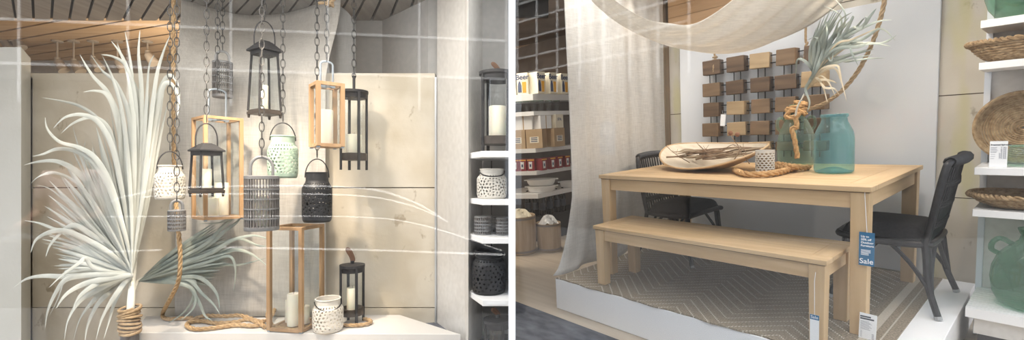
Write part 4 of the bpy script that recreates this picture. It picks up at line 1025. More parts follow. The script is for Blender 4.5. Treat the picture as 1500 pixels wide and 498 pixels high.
# ------------------------------------------------------------------ chairs (front looks along +x)
def wicker_chair(name, label, cx, cy, rz, z0=.0002, pitch=0):
    t = thing(name, label, 'chair', (cx, cy, z0), rz, 'black woven dining chairs', RF, extra=Matrix.Rotation(-pitch, 4, 'Y'))
    hw = .225
    seat = MB(); seat.tube(cr([(.20,-hw,.375),(.22,-hw*.6,.385),(.22,hw*.6,.385),(.20,hw,.375),(.0,hw,.36),(-.16,hw,.37),(-.19,hw*.6,.37),(-.19,-hw*.6,.37),(-.16,-hw,.37),(.0,-hw,.36),(.20,-hw,.375)],6), .018, 8)
    for i in range(15):
        y = -hw+.03+i*(2*hw-.06)/14; seat.tube([(-.18,y,.372),(.02,y,.362),(.21,y,.38)], .009, 5)
    seat.build('seat', 'wicker', t, smooth=True)
    c = MB()
    def cu(u, v):
        x = -.155+.36*u; y = (-hw+.02)+(2*hw-.04)*v; e = min(u, 1-u, v, 1-v)
        return (x, y, .385+.068*min(1, (e/.10))**.5+.012*math.sin(PI*u)*math.sin(PI*v))
    c.grid(cu, 24, 24); c.box((-.155,-hw+.02,.380),(.205,hw-.02,.386)); c.build('cushion', 'cushion', t, smooth=70)
    bx = lambda z: -.175-.066*((z-.37)/.45)**1.15
    fr = cr([(-.165,-hw,.36),(bx(.5),-hw*1.03,.5),(bx(.65),-hw*1.08,.65),(bx(.77),-hw*1.06,.77),(bx(.81)-.004,-hw*.95,.805),(bx(.82)-.028,-hw*.5,.815),(bx(.82)-.036,0,.818),(bx(.82)-.028,hw*.5,.815),(bx(.81)-.004,hw*.95,.805),(bx(.77),hw*1.06,.77),(bx(.65),hw*1.08,.65),(bx(.5),hw*1.03,.5),(-.165,hw,.36)],6)
    MB().tube(fr, .017, 9).build('back_frame', 'wicker', t, smooth=True)
    wrap = MB(); k = 46
    for i in range(k):
        u = i/(k-1)*2-1; y = u*hw*.93; x = bx(.82)-.036+.032*abs(u)**2; z = .817-.010*u*u
        wrap.tube([(x+.024*math.cos(a), y+.003*math.sin(a*2), z+.024*math.sin(a)) for a in [2*PI*j/9 for j in range(9)]], .0055, 4, closed=True)
    wrap.build('top_rail_wrap', 'wicker', t, smooth=True)
    for i in range(13):
        y = (-.92+1.84*i/12)*hw
        MB().tube([(bx(z)-.024*(1-(y/hw)**2)*min(1,(z-.37)/.3), y, z) for z in (.37,.46,.55,.64,.73,.81)], .0075, 6).build('spindle', 'wicker', t, smooth=True)
    for zc in (.47, .58, .69):
        b = MB()
        for dz in (-.012, .0, .012):
            pts = []
            for i in range(53):
                y = (-1+2*i/52)*hw*1.04; pts.append((bx(zc)-.024*(1-(y/hw)**2)*min(1,(zc-.37)/.3)+.011*math.sin(i*PI/2+dz*260), y, zc+dz))
            b.tube(pts, .0065, 5)
        b.build('woven_band', 'wicker', t, smooth=True)
    for sy in (-1, 1):
        lg = MB(); lg.tube(cr([(-.165,sy*hw,.40),(-.178,sy*hw*1.04,.30),(-.195,sy*hw*1.10,.16),(-.245,sy*hw*1.24,.012)],6), .0155, 8); o = lg.build('leg', 'wicker', t, smooth=True)
        MB().tube([(-.243,sy*hw*1.236,.018),(-.248,sy*hw*1.247,.0)], .017, 8).build('foot_cap', 'foot', o)
        lg = MB(); lg.tube(cr([(.17,sy*hw*.98,.38),(.175,sy*hw*1.02,.28),(.19,sy*hw*1.08,.16),(.235,sy*hw*1.2,.012)],6), .0155, 8); o = lg.build('leg', 'wicker', t, smooth=True)
        MB().tube([(.233,sy*hw*1.196,.018),(.238,sy*hw*1.207,.0)], .017, 8).build('foot_cap', 'foot', o)
        MB().tube(cr([(-.208,sy*hw*1.14,.13),(-.12,sy*hw*1.06,.26),(-.03,sy*hw,.35),(.01,sy*hw,.356),(.05,sy*hw,.35),(.12,sy*hw*1.05,.26),(.205,sy*hw*1.12,.13)],6), .0105, 7).build('side_brace', 'wicker', t, smooth=True)
        MB().tube([(.205*1,sy*hw*1.1,.13),(.19,sy*hw*.98,.375)], .008, 6).build('strut', 'wicker', t, smooth=True)
        MB().tube([(-.215,sy*hw*1.15,.11),(-.185,sy*hw*.9,.37)], .008, 6).build('strut', 'wicker', t, smooth=True)
    MB().tube(cr([(-.208,-hw*1.14,.13),(-.19,-hw*.6,.26),(-.185,0,.35),(-.19,hw*.6,.26),(-.208,hw*1.14,.13)],6), .0105, 7).build('rear_brace', 'wicker', t, smooth=True)
    return t
wicker_chair('dining_chair', 'black woven chair with canvas cushion at the right end of the table', 1.545, .765, PI, .0080, .0196)
ch2 = wicker_chair('dining_chair', 'black woven chair with spindle back at the far left end of the table', .20, .765, 0, .0125)

# ------------------------------------------------------------------ linen curtain, muslin swag
def curt(u, v):
    # u along the hem from the front corner to the back, v upward
    z = .012+2.27*v; yf = -.285+.26*min(1, v*2.2)**.6 if v < .46 else -.025-.02*(v-.46)
    yf = -.285+.185*min(1, v/.25)**.55+.03*v
    y = yf+(1.20-yf)*u
    flare = math.exp(-v*9)
    x = -.188-.040*flare*(1-u)**1.5+.012*math.sin(u*17+.6*math.sin(v*5))*(1-.4*flare)+.005*math.sin(u*47+v*3)
    if v < .03 : x += .03*math.sin(u*17)*(1-v/.03)
    return (x, y, z)
tag(MB().grid(curt, 130, 60).build('linen_curtain', 'linen_white', smooth=60, solid=.002, frame=RF), 'long pale linen curtain falling beside the left end of the table', 'curtain')
near_ = [RD(x, y, 2.75) for x, y in ((840,-60),(868,-28),(905,4),(950,31),(985,35),(1020,28),(1070,0),(1120,-38),(1170,-75))]
far_ = [RD(x, y, 3.15) for x, y in ((815,-60),(838,-34),(872,3),(908,32),(960,57),(1010,71),(1060,77),(1110,72),(1160,53),(1205,24),(1258,-22))]
nc = cr(near_, 10); fc = cr(far_, 10)
def at(c, u): f = u*(len(c)-1); i = min(int(f), len(c)-2); return c[i]+(c[i+1]-c[i])*(f-i)
def swag(u, v):
    p = at(nc, u)*(1-v)+at(fc, u)*v
    sag = .09*math.sin(PI*v)*math.sin(PI*min(1, u))
    rip = .016*math.sin(v*15+u*7)*math.sin(PI*u)+.008*math.sin(v*33+u*17)
    return (p.x, p.y, p.z-sag*.35+rip)
tag(MB().grid(swag, 90, 44).build('muslin_swag', 'muslin', smooth=70, solid=.002, frame=RF), 'cream muslin drape swagged across the top of the table display', 'drape')

# ------------------------------------------------------------------ wall hanging of wooden blocks
wh = thing('block_wall_hanging', 'wall hanging of wooden blocks threaded on black rods', 'wall art', (.62, 1.22, .84), 0, None, RF)
rows = [1.518, 1.336, 1.172, 1.005, .862]; cols = [.238, .441, .627, .813, 1.0]
rr = random.Random(5)
kinds = [['blk_dark','blk_dark','blk_pale','blk_mid','blk_dark'], ['blk_mid','blk_dark','blk_dark','blk_dark','blk_pale'], ['blk_dark','blk_pale','blk_mid','blk_mid','blk_mid'], ['blk_mid','blk_pale','blk_mid','blk_mid','blk_dark'], ['blk_mid','blk_dark','blk_pale','blk_dark','blk_mid']]
for i, z in enumerate(rows):
    for j, x in enumerate(cols):
        if i == 4 and j in (0, 1, 4): pass
        bw = rr.uniform(.132, .150)*(1.06 if j == 4 else 1); bh = rr.uniform(.106, .120)*(.62 if i == 4 else 1); bd = rr.uniform(.075, .09)
        xf = Matrix.Translation((x-.62+rr.uniform(-.006,.006), rr.uniform(-.004,.004), z-.84)) @ Matrix.Rotation(rr.uniform(-.12,.12), 4, 'Z') @ Matrix.Rotation(rr.uniform(-.03,.03), 4, 'Y')
        MB().cbox((0,0,0), (bw, bd, bh), 0, xf).build('wooden_block', kinds[i][j], wh, bevel=.005)
for z in rows:
    for d in (-.026, .030): MB().tube([(.22-.62,0,z-.84+d*(.6 if z < .9 else 1)),(1.02-.62,0,z-.84+d*(.6 if z < .9 else 1))], .0042, 6).build('cross_rod', 'wire', wh)
for x in cols:
    for d in (-.026, .026): MB().tube([(x-.62+d,.004,1.53-.84),(x-.62+d*1.0+.01*(1 if x<.3 else 0),.004,.78-.84)], .0042, 6).build('upright_rod', 'wire', wh)
for j, (x, z1_) in enumerate(((.262, 1.635), (.935, 1.80))):
    kk = [(x-.62,-.03,1.46-.84+.02*0),(x-.62+.004,-.034,1.53-.84),(x-.62,-.01,1.575-.84),(x-.62+.010,-.006,1.60-.84),(x-.62-.004,0,1.62-.84),(x-.62,.0,z1_-.84),(x-.62,.05,z1_-.84+.03)]
    b = rope_mb(kk, .0085); 
    for s_ in range(2): b.tube([(x-.62+.016*math.cos(a), .0+.016*math.sin(a), z1_-.84-.035-.022*s_) for a in [2*PI*i/10 for i in range(10)]], .007, 6, closed=True)
    b.build('rope_hanger', 'rope_grey', wh, smooth=True)
tg = thing('price_tag', 'white price tag hanging on the left of the wooden block hanging', 'tag', tuple(RY(1059, 176, 1.155)), 0, None, RF)
MB().cbox((0,0,0), (.042,.001,.094), 0, Matrix.Rotation(.08, 4, 'Y')).build('tag_card', 'paper', tg)
MB().tube([(0,0,.045),(-.01,.012,.08)], .0008, 4).build('tag_string', 'string', tg)

# ------------------------------------------------------------------ things on the table
tz = H_+.0005
bl = thing('wooden_bowl', 'large boat shaped wooden bowl of twigs on the table', 'bowl', (.55, .55, tz), math.radians(-14), None, RF)
def bowl_pt(u, v, off=0):              # u round the rim, v from the base out to the rim
    a = 2*PI*u; r = .16+.84*v
    ex = .425*math.copysign(abs(math.cos(a))**.95, math.cos(a)); ey = .255*math.copysign(abs(math.sin(a))**1.15, math.sin(a))
    x = ex*r; y = ey*r
    z = .006+.055*(abs(math.cos(a))**2.0)*v**2.0+(.092+.070*math.sin(a))*(v**1.5)
    return (x, y, z+off)
def bowl_prof(u, v): return bowl_pt(u, v)
bb = MB(); bb.grid(bowl_prof, 72, 20); nb = len(bb.v)
bb.add([bowl_pt(i/72, 0) for i in range(72)], [tuple(range(72))])
bb.build('bowl_shell', 'bowl_out', bl, smooth=60)
bi = MB(); bi.grid(lambda u, v: (bowl_pt(u, v)[0]*.972, bowl_pt(u, v)[1]*.972, bowl_pt(u, v)[2]+.010-.009*v), 72, 20); bi.add([(bowl_pt(i/72, 0)[0], bowl_pt(i/72, 0)[1], bowl_pt(i/72, 0)[2]+.009) for i in range(72)], [tuple(range(72))[::-1]])
bi.build('bowl_inside', 'bowl_in', bl, smooth=60)
rm = MB(); rm.tube([(bowl_pt(i/72,1)[0]*.986, bowl_pt(i/72,1)[1]*.986, bowl_pt(i/72,1)[2]+.001) for i in range(72)], .007, 6, closed=True); rm.build('bowl_rim', 'bowl_out', bl, smooth=True)
BW = bl.matrix_world.copy(); BL2R = Matrix.Translation((.55, .55, tz)) @ Matrix.Rotation(math.radians(-14), 4, 'Z')
rr = random.Random(21)
for i in range(46):
    x = rr.uniform(-.15, .28); y = rr.uniform(-.13, .10); L = rr.uniform(.14, .30); a = rr.uniform(-.35, .35); z = .075+.012*(i % 5)+.05*abs(x)
    p0 = Vector((x-L/2*math.cos(a), y-L/2*math.sin(a), z+.05*max(0, (abs(x-L/2)-.2)*3))); p1 = Vector((x+L/2*math.cos(a), y+L/2*math.sin(a), z+.02+.10*max(0, x+L/2-.25)))
    mid = (p0+p1)/2+Vector((0, rr.uniform(-.01,.01), rr.uniform(-.008,.012)))
    if i % 3 == 0:
        o = MB().ribbon(cr([p0, mid, p1], 5), [.011*math.sin(PI*(.1+.8*k/10)) for k in range(11)], Vector((0,-.3,1)), .3).build('bark_strip', 'bark', frame=RF @ BL2R, solid=.002)
        tag(o, 'strip of dry bark lying among the twigs in the wooden bowl', 'bark', 'bark strips in the wooden bowl')
    else:
        o = MB().tube(cr([p0, mid, p1], 5), [.0066-.0034*k/10 for k in range(11)], 6).build('twig', 'twig', smooth=True, frame=RF @ BL2R)
        tag(o, 'short dry twig lying in the heap in the wooden bowl', 'twig', 'heap of twigs in the wooden bowl')
for nm, ctrl, pod in (('dry branch with round pods reaching up at the right of the bowl', [(1075,235,.36),(1083,218,.37),(1074,204,.40),(1070,196,.42)], [(1070,195),(1080,197)]), ('dry branch with a brown pod arching over the left of the bowl', [(1052,226,.42),(1036,222,.42),(1026,215,.44),(1020,208,.46)], [(1034,221)]), ('thin forked twig pointing up at the right end of the bowl', [(1098,240,.36),(1088,226,.38),(1075,212,.42),(1055,222,.44)], []), ('thin twig rising beside the right end of the bowl', [(1094,236,.40),(1092,222,.42),(1083,213,.45)], []), ('long thin twigs leaning over the left lip of the bowl', [(1010,238,.50),(990,226,.54),(976,214,.58)], [])):
    pts = [RY(*c) for c in ctrl]; b0 = pts[0]
    t = thing('dry_branch', nm, 'branch', tuple(b0), 0, None, RF)
    MB().tube([p-b0 for p in cr(pts, 6)], [.0036-.0018*k/(6*(len(pts)-1)) for k in range(6*(len(pts)-1)+1)], 6).build('branch_stem', 'twig', t, smooth=True)
    for (x, y) in pod: c = RY(x, y, ctrl[-1][2])-b0; MB().ball(c, .0155, 12).build('seed_pod', 'pod', t, smooth=True)
    b2 = MB()
    for k in range(3):
        s0 = pts[1]+(pts[2]-pts[1])*(k*.3); b2.tube([s0-b0, s0-b0+Vector((rr.uniform(-.03,.03), .0, rr.uniform(.01,.045)))], .0012, 5)
    b2.build('side_shoot', 'twig', t)

# candle holder of pierced white ceramic
vc = RZ(1120, 257, H_); VX, VY = 1.008, .335
vt = thing('candle_holder', 'white pierced ceramic candle holder on the table before the demijohn', 'candle holder', (VX, VY, tz), .3, None, RF)
Rv, Hv = .052, .150; nu, nv = 112, 90; vs = []; fs = []
for j in range(nv+1):
    for i in range(nu): vs.append((Rv*math.cos(2*PI*i/nu), Rv*math.sin(2*PI*i/nu), Hv*j/nv))
for j in range(nv):
    for i in range(nu):
        u = (i+.5)/nu*14; v = (j+.5)/nv
        if .06 < v < .93:
            jj = v*11; row = int(jj); uu = (u+(row % 2)*.5) % 1-.5; vv = jj % 1-.5
            if abs(uu)+abs(vv) < .42: continue
        fs.append((j*nu+i, j*nu+(i+1) % nu, (j+1)*nu+(i+1) % nu, (j+1)*nu+i))
MB().add(vs, fs).build('pierced_body', 'cer_white', vt, smooth=50, solid=.003)
MB().cyl(Rv*.95, .001, .007, 32).build('holder_bottom', 'cer_white', vt)
MB().lathe([(Rv*.80,.01),(Rv*.80,Hv*.85)], 32).build('glass_insert', 'insert', vt, smooth=True)

# rope coil on the table
b = MB(); ct = []
def tp(px, py, dz=.0205): v = RZ(px, py, H_); return Vector((v.x, v.y, H_+dz))
path = [tp(1084,250),(tp(1092,246)),tp(1103,248.5),tp(1118,262.5),tp(1085,259.5),tp(1072,255.5),tp(1081,251,.018),tp(1100,253,.038),tp(1130,257.5),tp(1158,252.5),tp(1170,246.5),tp(1160,240.5,.02),tp(1145,240),tp(1134,243.5),tp(1146,249,.038),tp(1165,250,.036),tp(1184,247.5,.016)]
path = [tp(1076,253.5),tp(1088,258.8),tp(1105,260.5),tp(1128,259.5),tp(1150,254.8),tp(1166,249.2),tp(1153,246.8),tp(1142,244.6),tp(1134,246.2),tp(1143,250.6,.02),tp(1160,253.5,.038),tp(1172,251.5,.028),tp(1180,250,.019),tp(1185,248.5,.0185)]
tag(rope_mb(path, .0185, n=12).build('table_rope', 'rope_warm', smooth=True, frame=RF), 'thick jute rope coiled on the table beside the candle holder', 'rope')

# teal jar
jx, jy = RZ(1221, 252.5, H_).x, RZ(1221, 252.5, H_).y
k = (RY(1251,215,jy)-RY(1191,215,jy)).length/2*.97; jh = RY(1221,167,jy).z-H_
jt = thing('glass_jar', 'wide mouthed teal glass jar standing empty on the table', 'jar', (jx, jy, tz), 0, None, RF)
pr = [(0,.002),(k*.90,.002),(k*.985,.010),(k,.03),(k,jh*.52),(k*.99,jh*.60),(k*.93,jh*.70),(k*.78,jh*.80),(k*.66,jh*.87),(k*.63,jh*.93)]
MB().lathe(pr, 56).build('jar_body', 'g_teal', jt, smooth=60)
MB().lathe([(k*.63,jh*.93),(k*.64,jh*.935),(k*.70,jh*.95),(k*.70,jh*.98),(k*.66,jh),(k*.58,jh),(k*.57,jh*.95)], 56).build('jar_rim', 'g_teal', jt, smooth=60)
MB().lathe([(0,.035),(k*.35,.028),(k*.75,.012),(k*.97,.010)], 48).build('jar_base', 'g_teal', jt, smooth=60)
# green demijohn, bound neck, two small ears
dx, dy = RZ(1166, 241.5, H_).x, RZ(1166, 241.5, H_).y
dk = (RY(1194,210,dy)-RY(1138,210,dy)).length/2*.97; dh = RY(1165,153,dy).z-H_
dt = thing('glass_demijohn', 'green glass demijohn with two ears and rope tied neck', 'demijohn', (dx, dy, tz), 0, None, RF)
pr = [(0,.002),(dk*.86,.002),(dk*.94,.012),(dk*.99,dh*.14),(dk,dh*.28),(dk*.97,dh*.42),(dk*.86,dh*.56),(dk*.68,dh*.68),(dk*.46,dh*.78),(dk*.34,dh*.84),(dk*.30,dh*.92),(dk*.38,dh*.98),(dk*.36,dh),(dk*.27,dh*.99)]
MB().lathe([(x, z) for x, z in pr], 56).build('bottle_body', 'g_green', dt, smooth=60)
for s_ in (-1, 1):
    pts = cr([(s_*dk*.56,0,dh*.73),(s_*dk*.80,0,dh*.79),(s_*dk*1.0,0,dh*.75),(s_*dk*1.02,0,dh*.64),(s_*dk*.86,0,dh*.57)],6)
    MB().tube(pts, .010, 8, xf=Matrix.Rotation(math.radians(40), 4, 'Z')).build('ear_handle', 'g_green', dt, smooth=True)
# rope tied round the neck, one end hanging, the other sweeping up to the right
nk = Vector((dx, dy, H_+dh*.86)); rn = dk*.36+.012
turns = [nk+Vector((rn*math.cos(a), rn*math.sin(a), .012*math.sin(a*.5)+.0030*i-.01)) for i, a in enumerate([-.2+.6*q for q in range(26)])]
fwd = (EYER-nk); fwd.z = 0; fwd.normalize(); sd = Vector((-fwd.y, fwd.x, 0))
kt = nk+fwd*(rn+.012)
knot = [kt+sd*.055+Vector((0,0,-.01)), kt-sd*.02+Vector((0,0,.02)), kt-sd*.06+Vector((0,0,-.02)), kt-sd*.02+fwd*.02+Vector((0,0,-.03)), kt+sd*.02+fwd*.025, kt+fwd*.03+Vector((0,0,-.03)), kt+fwd*.03+Vector((0,0,-.06)), kt+fwd*.03+sd*.004+Vector((0,0,-.10))]
hang = [RY(x, y, dy-dk*.9) for x, y in ((1160,188),(1164,205),(1167,222),(1168,232))]
tn = rope_mb(turns, .0165); rope_mb(knot+[Vector((h.x,h.y,h.z)) for h in hang], .0165, tn)
tie = thing('tied_rope', 'thick rope knotted round the neck of the demijohn', 'rope', (dx, dy, H_+dh*.8), 0, None, RF)
tn.v = [(p[0]-dx, p[1]-dy, p[2]-H_-dh*.8) for p in tn.v]
tn.build('rope_knot', 'rope_warm', tie, smooth=True)
up = [nk+fwd*.0+Vector((.04,.0,.0))]+[RY(*c) for c in ((1188,159,.95),(1208,151,.95),(1232,134,.95),(1255,107,.95),(1272,76,.95),(1284,46,.95),(1293,14,.95),(1298,-14,.95),(1303,-50,.95))]
tag(rope_mb(up, .0130).build('hanging_rope', 'rope_grey', smooth=True, frame=RF), 'rope sweeping up to the ceiling from the neck of the demijohn', 'rope')

# palm frond standing in the demijohn
def bladeR(mb, pts, w, rnd, n=6):
    c = cr(pts, n); m = len(c); ws = [w*(.25+.75*min(1, i/(m-1)/.35))*(1-max(0, (i/(m-1)-.45)/.55)**1.6)+.0005 for i in range(m)]
    tw = rnd.uniform(-1, 1); side = [Vector((.76*math.cos(.0)+.2*math.sin(tw*i/m*2), -.63, .25*math.sin(tw+3*i/m))) for i in range(m)]
    mb.ribbon(c, ws, side, .22)
pf = MB(); ps = MB(); rr = random.Random(9); y0 = .90
st_ = [(1168,158),(1176,140),(1190,112)]
def cc(px, py, d=0): return RY(px, py, y0-d)
for i in range(26):
    u = i/25; tx = 1196+84*u+rr.uniform(-8,8); ty = 44-30*math.sin(PI*u)+60*u*u*.6+rr.uniform(-12,12)
    mid = (1190+(tx-1190)*.5-4, 112+(ty-112)*.5-6)
    bladeR(pf, [cc(1180,134), cc(1192,110), cc(*mid, rr.uniform(0,.05)), cc(tx, ty, rr.uniform(0,.12))], rr.uniform(.010,.014), rr)
for L in [[(1192,108),(1186,88),(1190,60),(1212,32),(1206,60)],[(1195,105),(1206,75),(1212,48),(1208,30)],[(1200,95),(1225,60),(1232,25),(1206,8)],[(1200,95),(1228,55),(1238,20),(1216,-8)],[(1205,85),(1236,50),(1250,24),(1245,40)],
          [(1210,80),(1245,50),(1268,25),(1262,46)],[(1215,72),(1250,48),(1285,32),(1307,29)],[(1220,70),(1262,58),(1290,42),(1312,60)],[(1222,72),(1265,64),(1295,62),(1314,51)],[(1215,78),(1258,68),(1280,64),(1305,68)],
          [(1212,85),(1240,90),(1270,86),(1296,85)],[(1192,112),(1182,92),(1168,88),(1166,116)],[(1190,110),(1200,70),(1196,55),(1184,58)],[(1192,105),(1208,78),(1218,90),(1222,60)],[(1218,80),(1240,60),(1248,78),(1257,96)],[(1205,88),(1222,50),(1230,30),(1248,18)],[(1188,118),(1180,130),(1186,150),(1182,165)],[(1240,50),(1262,40),(1276,22),(1284,12)]]:
    bladeR(pf, [cc(1178,138)]+[cc(*p, rr.uniform(0,.1)) for p in L], rr.uniform(.008,.012), rr)
for L in [[(1200,108),(1222,100),(1232,118),(1240,148)],[(1198,112),(1212,118),(1224,142)],[(1196,116),(1208,128),(1222,130),(1230,140)],[(1200,104),(1224,96),(1230,104),(1234,128)],[(1198,118),(1216,118),(1226,122)],[(1195,115),(1205,126),(1212,150)],[(1220,70),(1248,58),(1270,48),(1288,40)],[(1205,95),(1225,80),(1240,70)]]:
    bladeR(ps, [cc(1180,134, .02)]+[cc(*p, .03+rr.uniform(0,.1)) for p in L], rr.uniform(.006,.009), rr)
fb_ = thing('palm_frond', 'grey green dried palm frond standing in the demijohn', 'palm frond', tuple(cc(1168,158)), 0, None, RF)
o_ = cc(1168,158)
for mb, nm, m_ in ((pf, 'leaflets', 'palm_grey'), (ps, 'straw_leaflets', 'palm_straw')):
    mb.v = [(p[0]-o_.x, p[1]-o_.y, p[2]-o_.z) for p in mb.v]; mb.build(nm, m_, fb_, smooth=60)
MB().tube([Vector(p)-o_ for p in cr([(dx,dy,H_+dh*.35), tuple(cc(1166,165)), tuple(cc(1178,138)), tuple(cc(1196,106)), tuple(cc(1222,66))], 6)], [.008-.0065*k/24 for k in range(25)], 7).build('stalk', 'stem', fb_, smooth=True)

# ------------------------------------------------------------------ tags
st = thing('sale_tag', 'blue and white Sale tag hanging on the table leg', 'sale tag', tuple(RY(1269.5, 365, .002)), 0, None, RF)
cwid = (RY(1281,365,.002)-RY(1258,365,.002)).x; chei = RY(1269,341,.002).z-RY(1269,390,.002).z
MB().cbox((0,0,0), (cwid, .0012, chei)).build('tag_card', 'blue', st)
text('lettering', 'Up to\n20% off\nOutdoor\nFurniture', chei*.083, 'inkwhite', st, (-cwid*.38, -.001, chei*.235), align='LEFT', bold=.0003, ls=1.1)
print_lines('small_print', [(-cwid*.36, -chei*(.03+.035*k), cwid*(.62 if k < 3 else .5), chei*.016) for k in range(5)], 'inkwhite', st, -.0006)
text('sale_lettering', 'Sale', chei*.215, 'inkwhite', st, (0, -.001, -chei*.37), bold=.0003)
MB().tube([(0,0,chei/2),(-.012,.004,chei/2+.17),(-.014,.010,chei/2+.20)], .0013, 5).build('tag_string', 'string', st)
c1 = RY(1270.5, 490, .000); pw_ = (RY(1283,480,0)-RY(1257.5,480,0)).x; ph = RY(1270,459,0).z-RY(1270,528,0).z
pc = thing('price_card', 'white price card fixed low on the front table leg', 'price card', (c1.x, -.003, (RY(1270,459,0).z+RY(1270,528,0).z)/2), 0, None, RF)
MB().cbox((0,0,0), (pw_, .0015, ph), 0, Matrix.Rotation(.03, 4, 'Y')).build('card', 'paper', pc)
print_lines('heading', [(-pw_*.42, ph*.43, pw_*.62, ph*.030), (-pw_*.42, ph*.385, pw_*.80, ph*.030)], 'ink', pc, -.0008)
print_lines('small_print', [(-pw_*.40, ph*(.33-.024*k), pw_*(.50+.08*(k % 3)), ph*.009) for k in range(8)]+[(-pw_*.40, ph*(.12-.03*k), pw_*.10, ph*.010) for k in range(5)]+[(pw_*.26, ph*(.08-.03*k), pw_*.13, ph*.016) for k in range(4)], 'inkgrey', pc, -.0008)
bt_y = -.228
bc = RY(1193, 485, bt_y); bw_ = (RY(1199.5,480,bt_y)-RY(1186,480,bt_y)).x; bh_ = RY(1193,461,bt_y).z-RY(1193,520,bt_y).z
bt = thing('price_tag', 'white price tag with blue head hanging under the bench', 'tag', (bc.x, bt_y, (RY(1193,461,bt_y).z+RY(1193,520,bt_y).z)/2), 0, None, RF)
MB().cbox((0,0,0), (bw_, .0012, bh_)).build('tag_card', 'paper', bt)
MB().cbox((0,-.0008,bh_*.44), (bw_, .0012, bh_*.12)).build('tag_head', 'blue', bt)
text('lettering', 'Sale', bh_*.10, 'inkwhite', bt, (0, -.0016, bh_*.44))
MB().tube([(0,0,bh_/2),(-.003,.004,bh_/2+.16),(-.003,.018,bh_/2+.20)], .0012, 5).build('tag_string', 'string', bt)

# ------------------------------------------------------------------ right-hand shelf unit
yf = .72; X0 = RY(1427.2, 246, yf).x; X1 = X0+.62; yb_ = yf+.33
struct('wall_side', MB().box((X0-.004, yb_+.003, FZ), (X0+.9, yb_+.035, 2.3)), 'cream', RF)
struct('trim_5', MB().box((X0-.006, yb_-.022, FZ), (X0+.020, yb_+.002, 2.3)), 'white_wall', RF)
sh = [(1427, 32, 43), (1427, 93, 103.5), (1427, 245.5, 256), (1427, 307, 317)]
RSH = []
lbls = ['topmost white shelf board at right, carrying the round green glass', 'white shelf board at right under the upper woven tray', 'white shelf board at right under the price card and round basket', 'white shelf board at right under the lower woven tray']
for i, (px, ya, y2) in enumerate(sh):
    za = RY(px, ya, yf).z; zb = RY(px, y2, yf).z; RSH.append(za)
    o = tag(MB().box((X0, yf, zb), (X1, yb_, za)).build('shelf_board', 'white', frame=RF, bevel=.002), lbls[i], 'shelf', 'white shelves at the right')
    MB().prism([(yb_-.16, zb), (yb_-.001, zb), (yb_-.001, zb-.075), (yb_-.02, zb-.075)], X0+.185, X0+.195, xf=Matrix(((0,0,1,0),(1,0,0,0),(0,1,0,0),(0,0,0,1)))).build('shelf_bracket', 'alu', o).matrix_parent_inverse = RF.inverted() @ RF if False else Matrix.Identity(4)
MB().box((X0+.188, yb_-.004, -.1), (X0+.194, yb_+.002, 1.6)).build('shelf_rail', 'alu', tag(MB().box((X0+.184, yb_-.003, -.1), (X0+.198, yb_+.0025, 2.2)).build('wall_rail', 'alu', frame=RF), 'slim grey upright rail behind the right shelves', 'rail'))
# base: slatted deck on a plinth
za = RZ(1427, 452, .0).z
xq = X0-.004
yb0 = .62
zb_ = RY(1427, 452, yb0).z
bs = thing('deck_plinth', 'white slatted base deck of the right shelf unit with dark kickboard', 'shelf base', (X0, yb0, FZ+.001), 0, None, RF)
hh = zb_-FZ
d = MB()
for i in range(11): d.box((0, i*.039, hh-.012), (.66, i*.039+.033, hh))
d.box((0, -.004, hh-.050), (.66, 0, hh-.0)); d.box((0, 0, hh-.05), (.66, .425, hh-.013)); d.build('slatted_deck', 'white', bs)
MB().box((.03, .03, hh-.14), (.66, .42, hh-.051)).build('deck_skirt', 'cream', bs)
MB().box((.045, .04, 0), (.66, .42, hh-.141)).build('kickboard', 'kick', bs)
# woven trays, basket, card, glass
def woven_tray(name, label, px0, px1, ytop, ybot, zsh, rim_h, yc, ry, group='woven trays'):
    a = RY(px0, ytop, yc); b_ = RY(px1, ytop, yc); cx = (a.x+b_.x)/2; rx = (b_.x-a.x)/2; z1 = RY(px0, ytop, yc).z-zsh
    t = thing(name, label, 'tray', (cx, yc, zsh+.004), 0, group, RF)
    w = MB(); rings = 9
    for i in range(rings):
        k = i/(rings-1); f = .60+.40*k; z = .014+(z1-.016)*k**1.4
        pts = [(rx*f*math.copysign(abs(math.cos(a_))**.75, math.cos(a_)), ry*f*math.copysign(abs(math.sin(a_))**.75, math.sin(a_)), z+.0022*math.sin(26*a_+i*2)) for a_ in [2*PI*j/90 for j in range(90)]]
        w.tube(pts, [.0088+.0022*math.sin(j*2.1+i) for j in range(90)], 6, closed=True)
    w.build('woven_wall', 'seagrass', t, smooth=True)
    f = MB(); f.prism([(rx*.6*math.copysign(abs(math.cos(a_))**.75, math.cos(a_)), ry*.6*math.copysign(abs(math.sin(a_))**.75, math.sin(a_))) for a_ in [2*PI*j/60 for j in range(60)]], .002, .012); f.build('woven_bottom', 'seagrass', t)
    r = MB()
    for s_ in range(2):
        pts = [(rx*1.015*math.copysign(abs(math.cos(a_))**.75, math.cos(a_))+.006*math.cos(30*a_+s_*PI), ry*1.015*math.copysign(abs(math.sin(a_))**.75, math.sin(a_))+.006*math.cos(30*a_+s_*PI), z1+.007*math.sin(30*a_+s_*PI)) for a_ in [2*PI*j/180 for j in range(180)]]
        r.tube(pts, .0085, 6, closed=True)
    r.build('braided_rim', 'seagrass', t, smooth=True)
    return t
woven_tray('woven_tray', 'woven seagrass tray on the upper right shelf', 1419, 1600, 69, 90, RSH[1], .05, .87, .155)
woven_tray('woven_tray', 'shallow woven seagrass tray on the lower right shelf', 1421, 1600, 283, 305, RSH[3], .04, .87, .155)
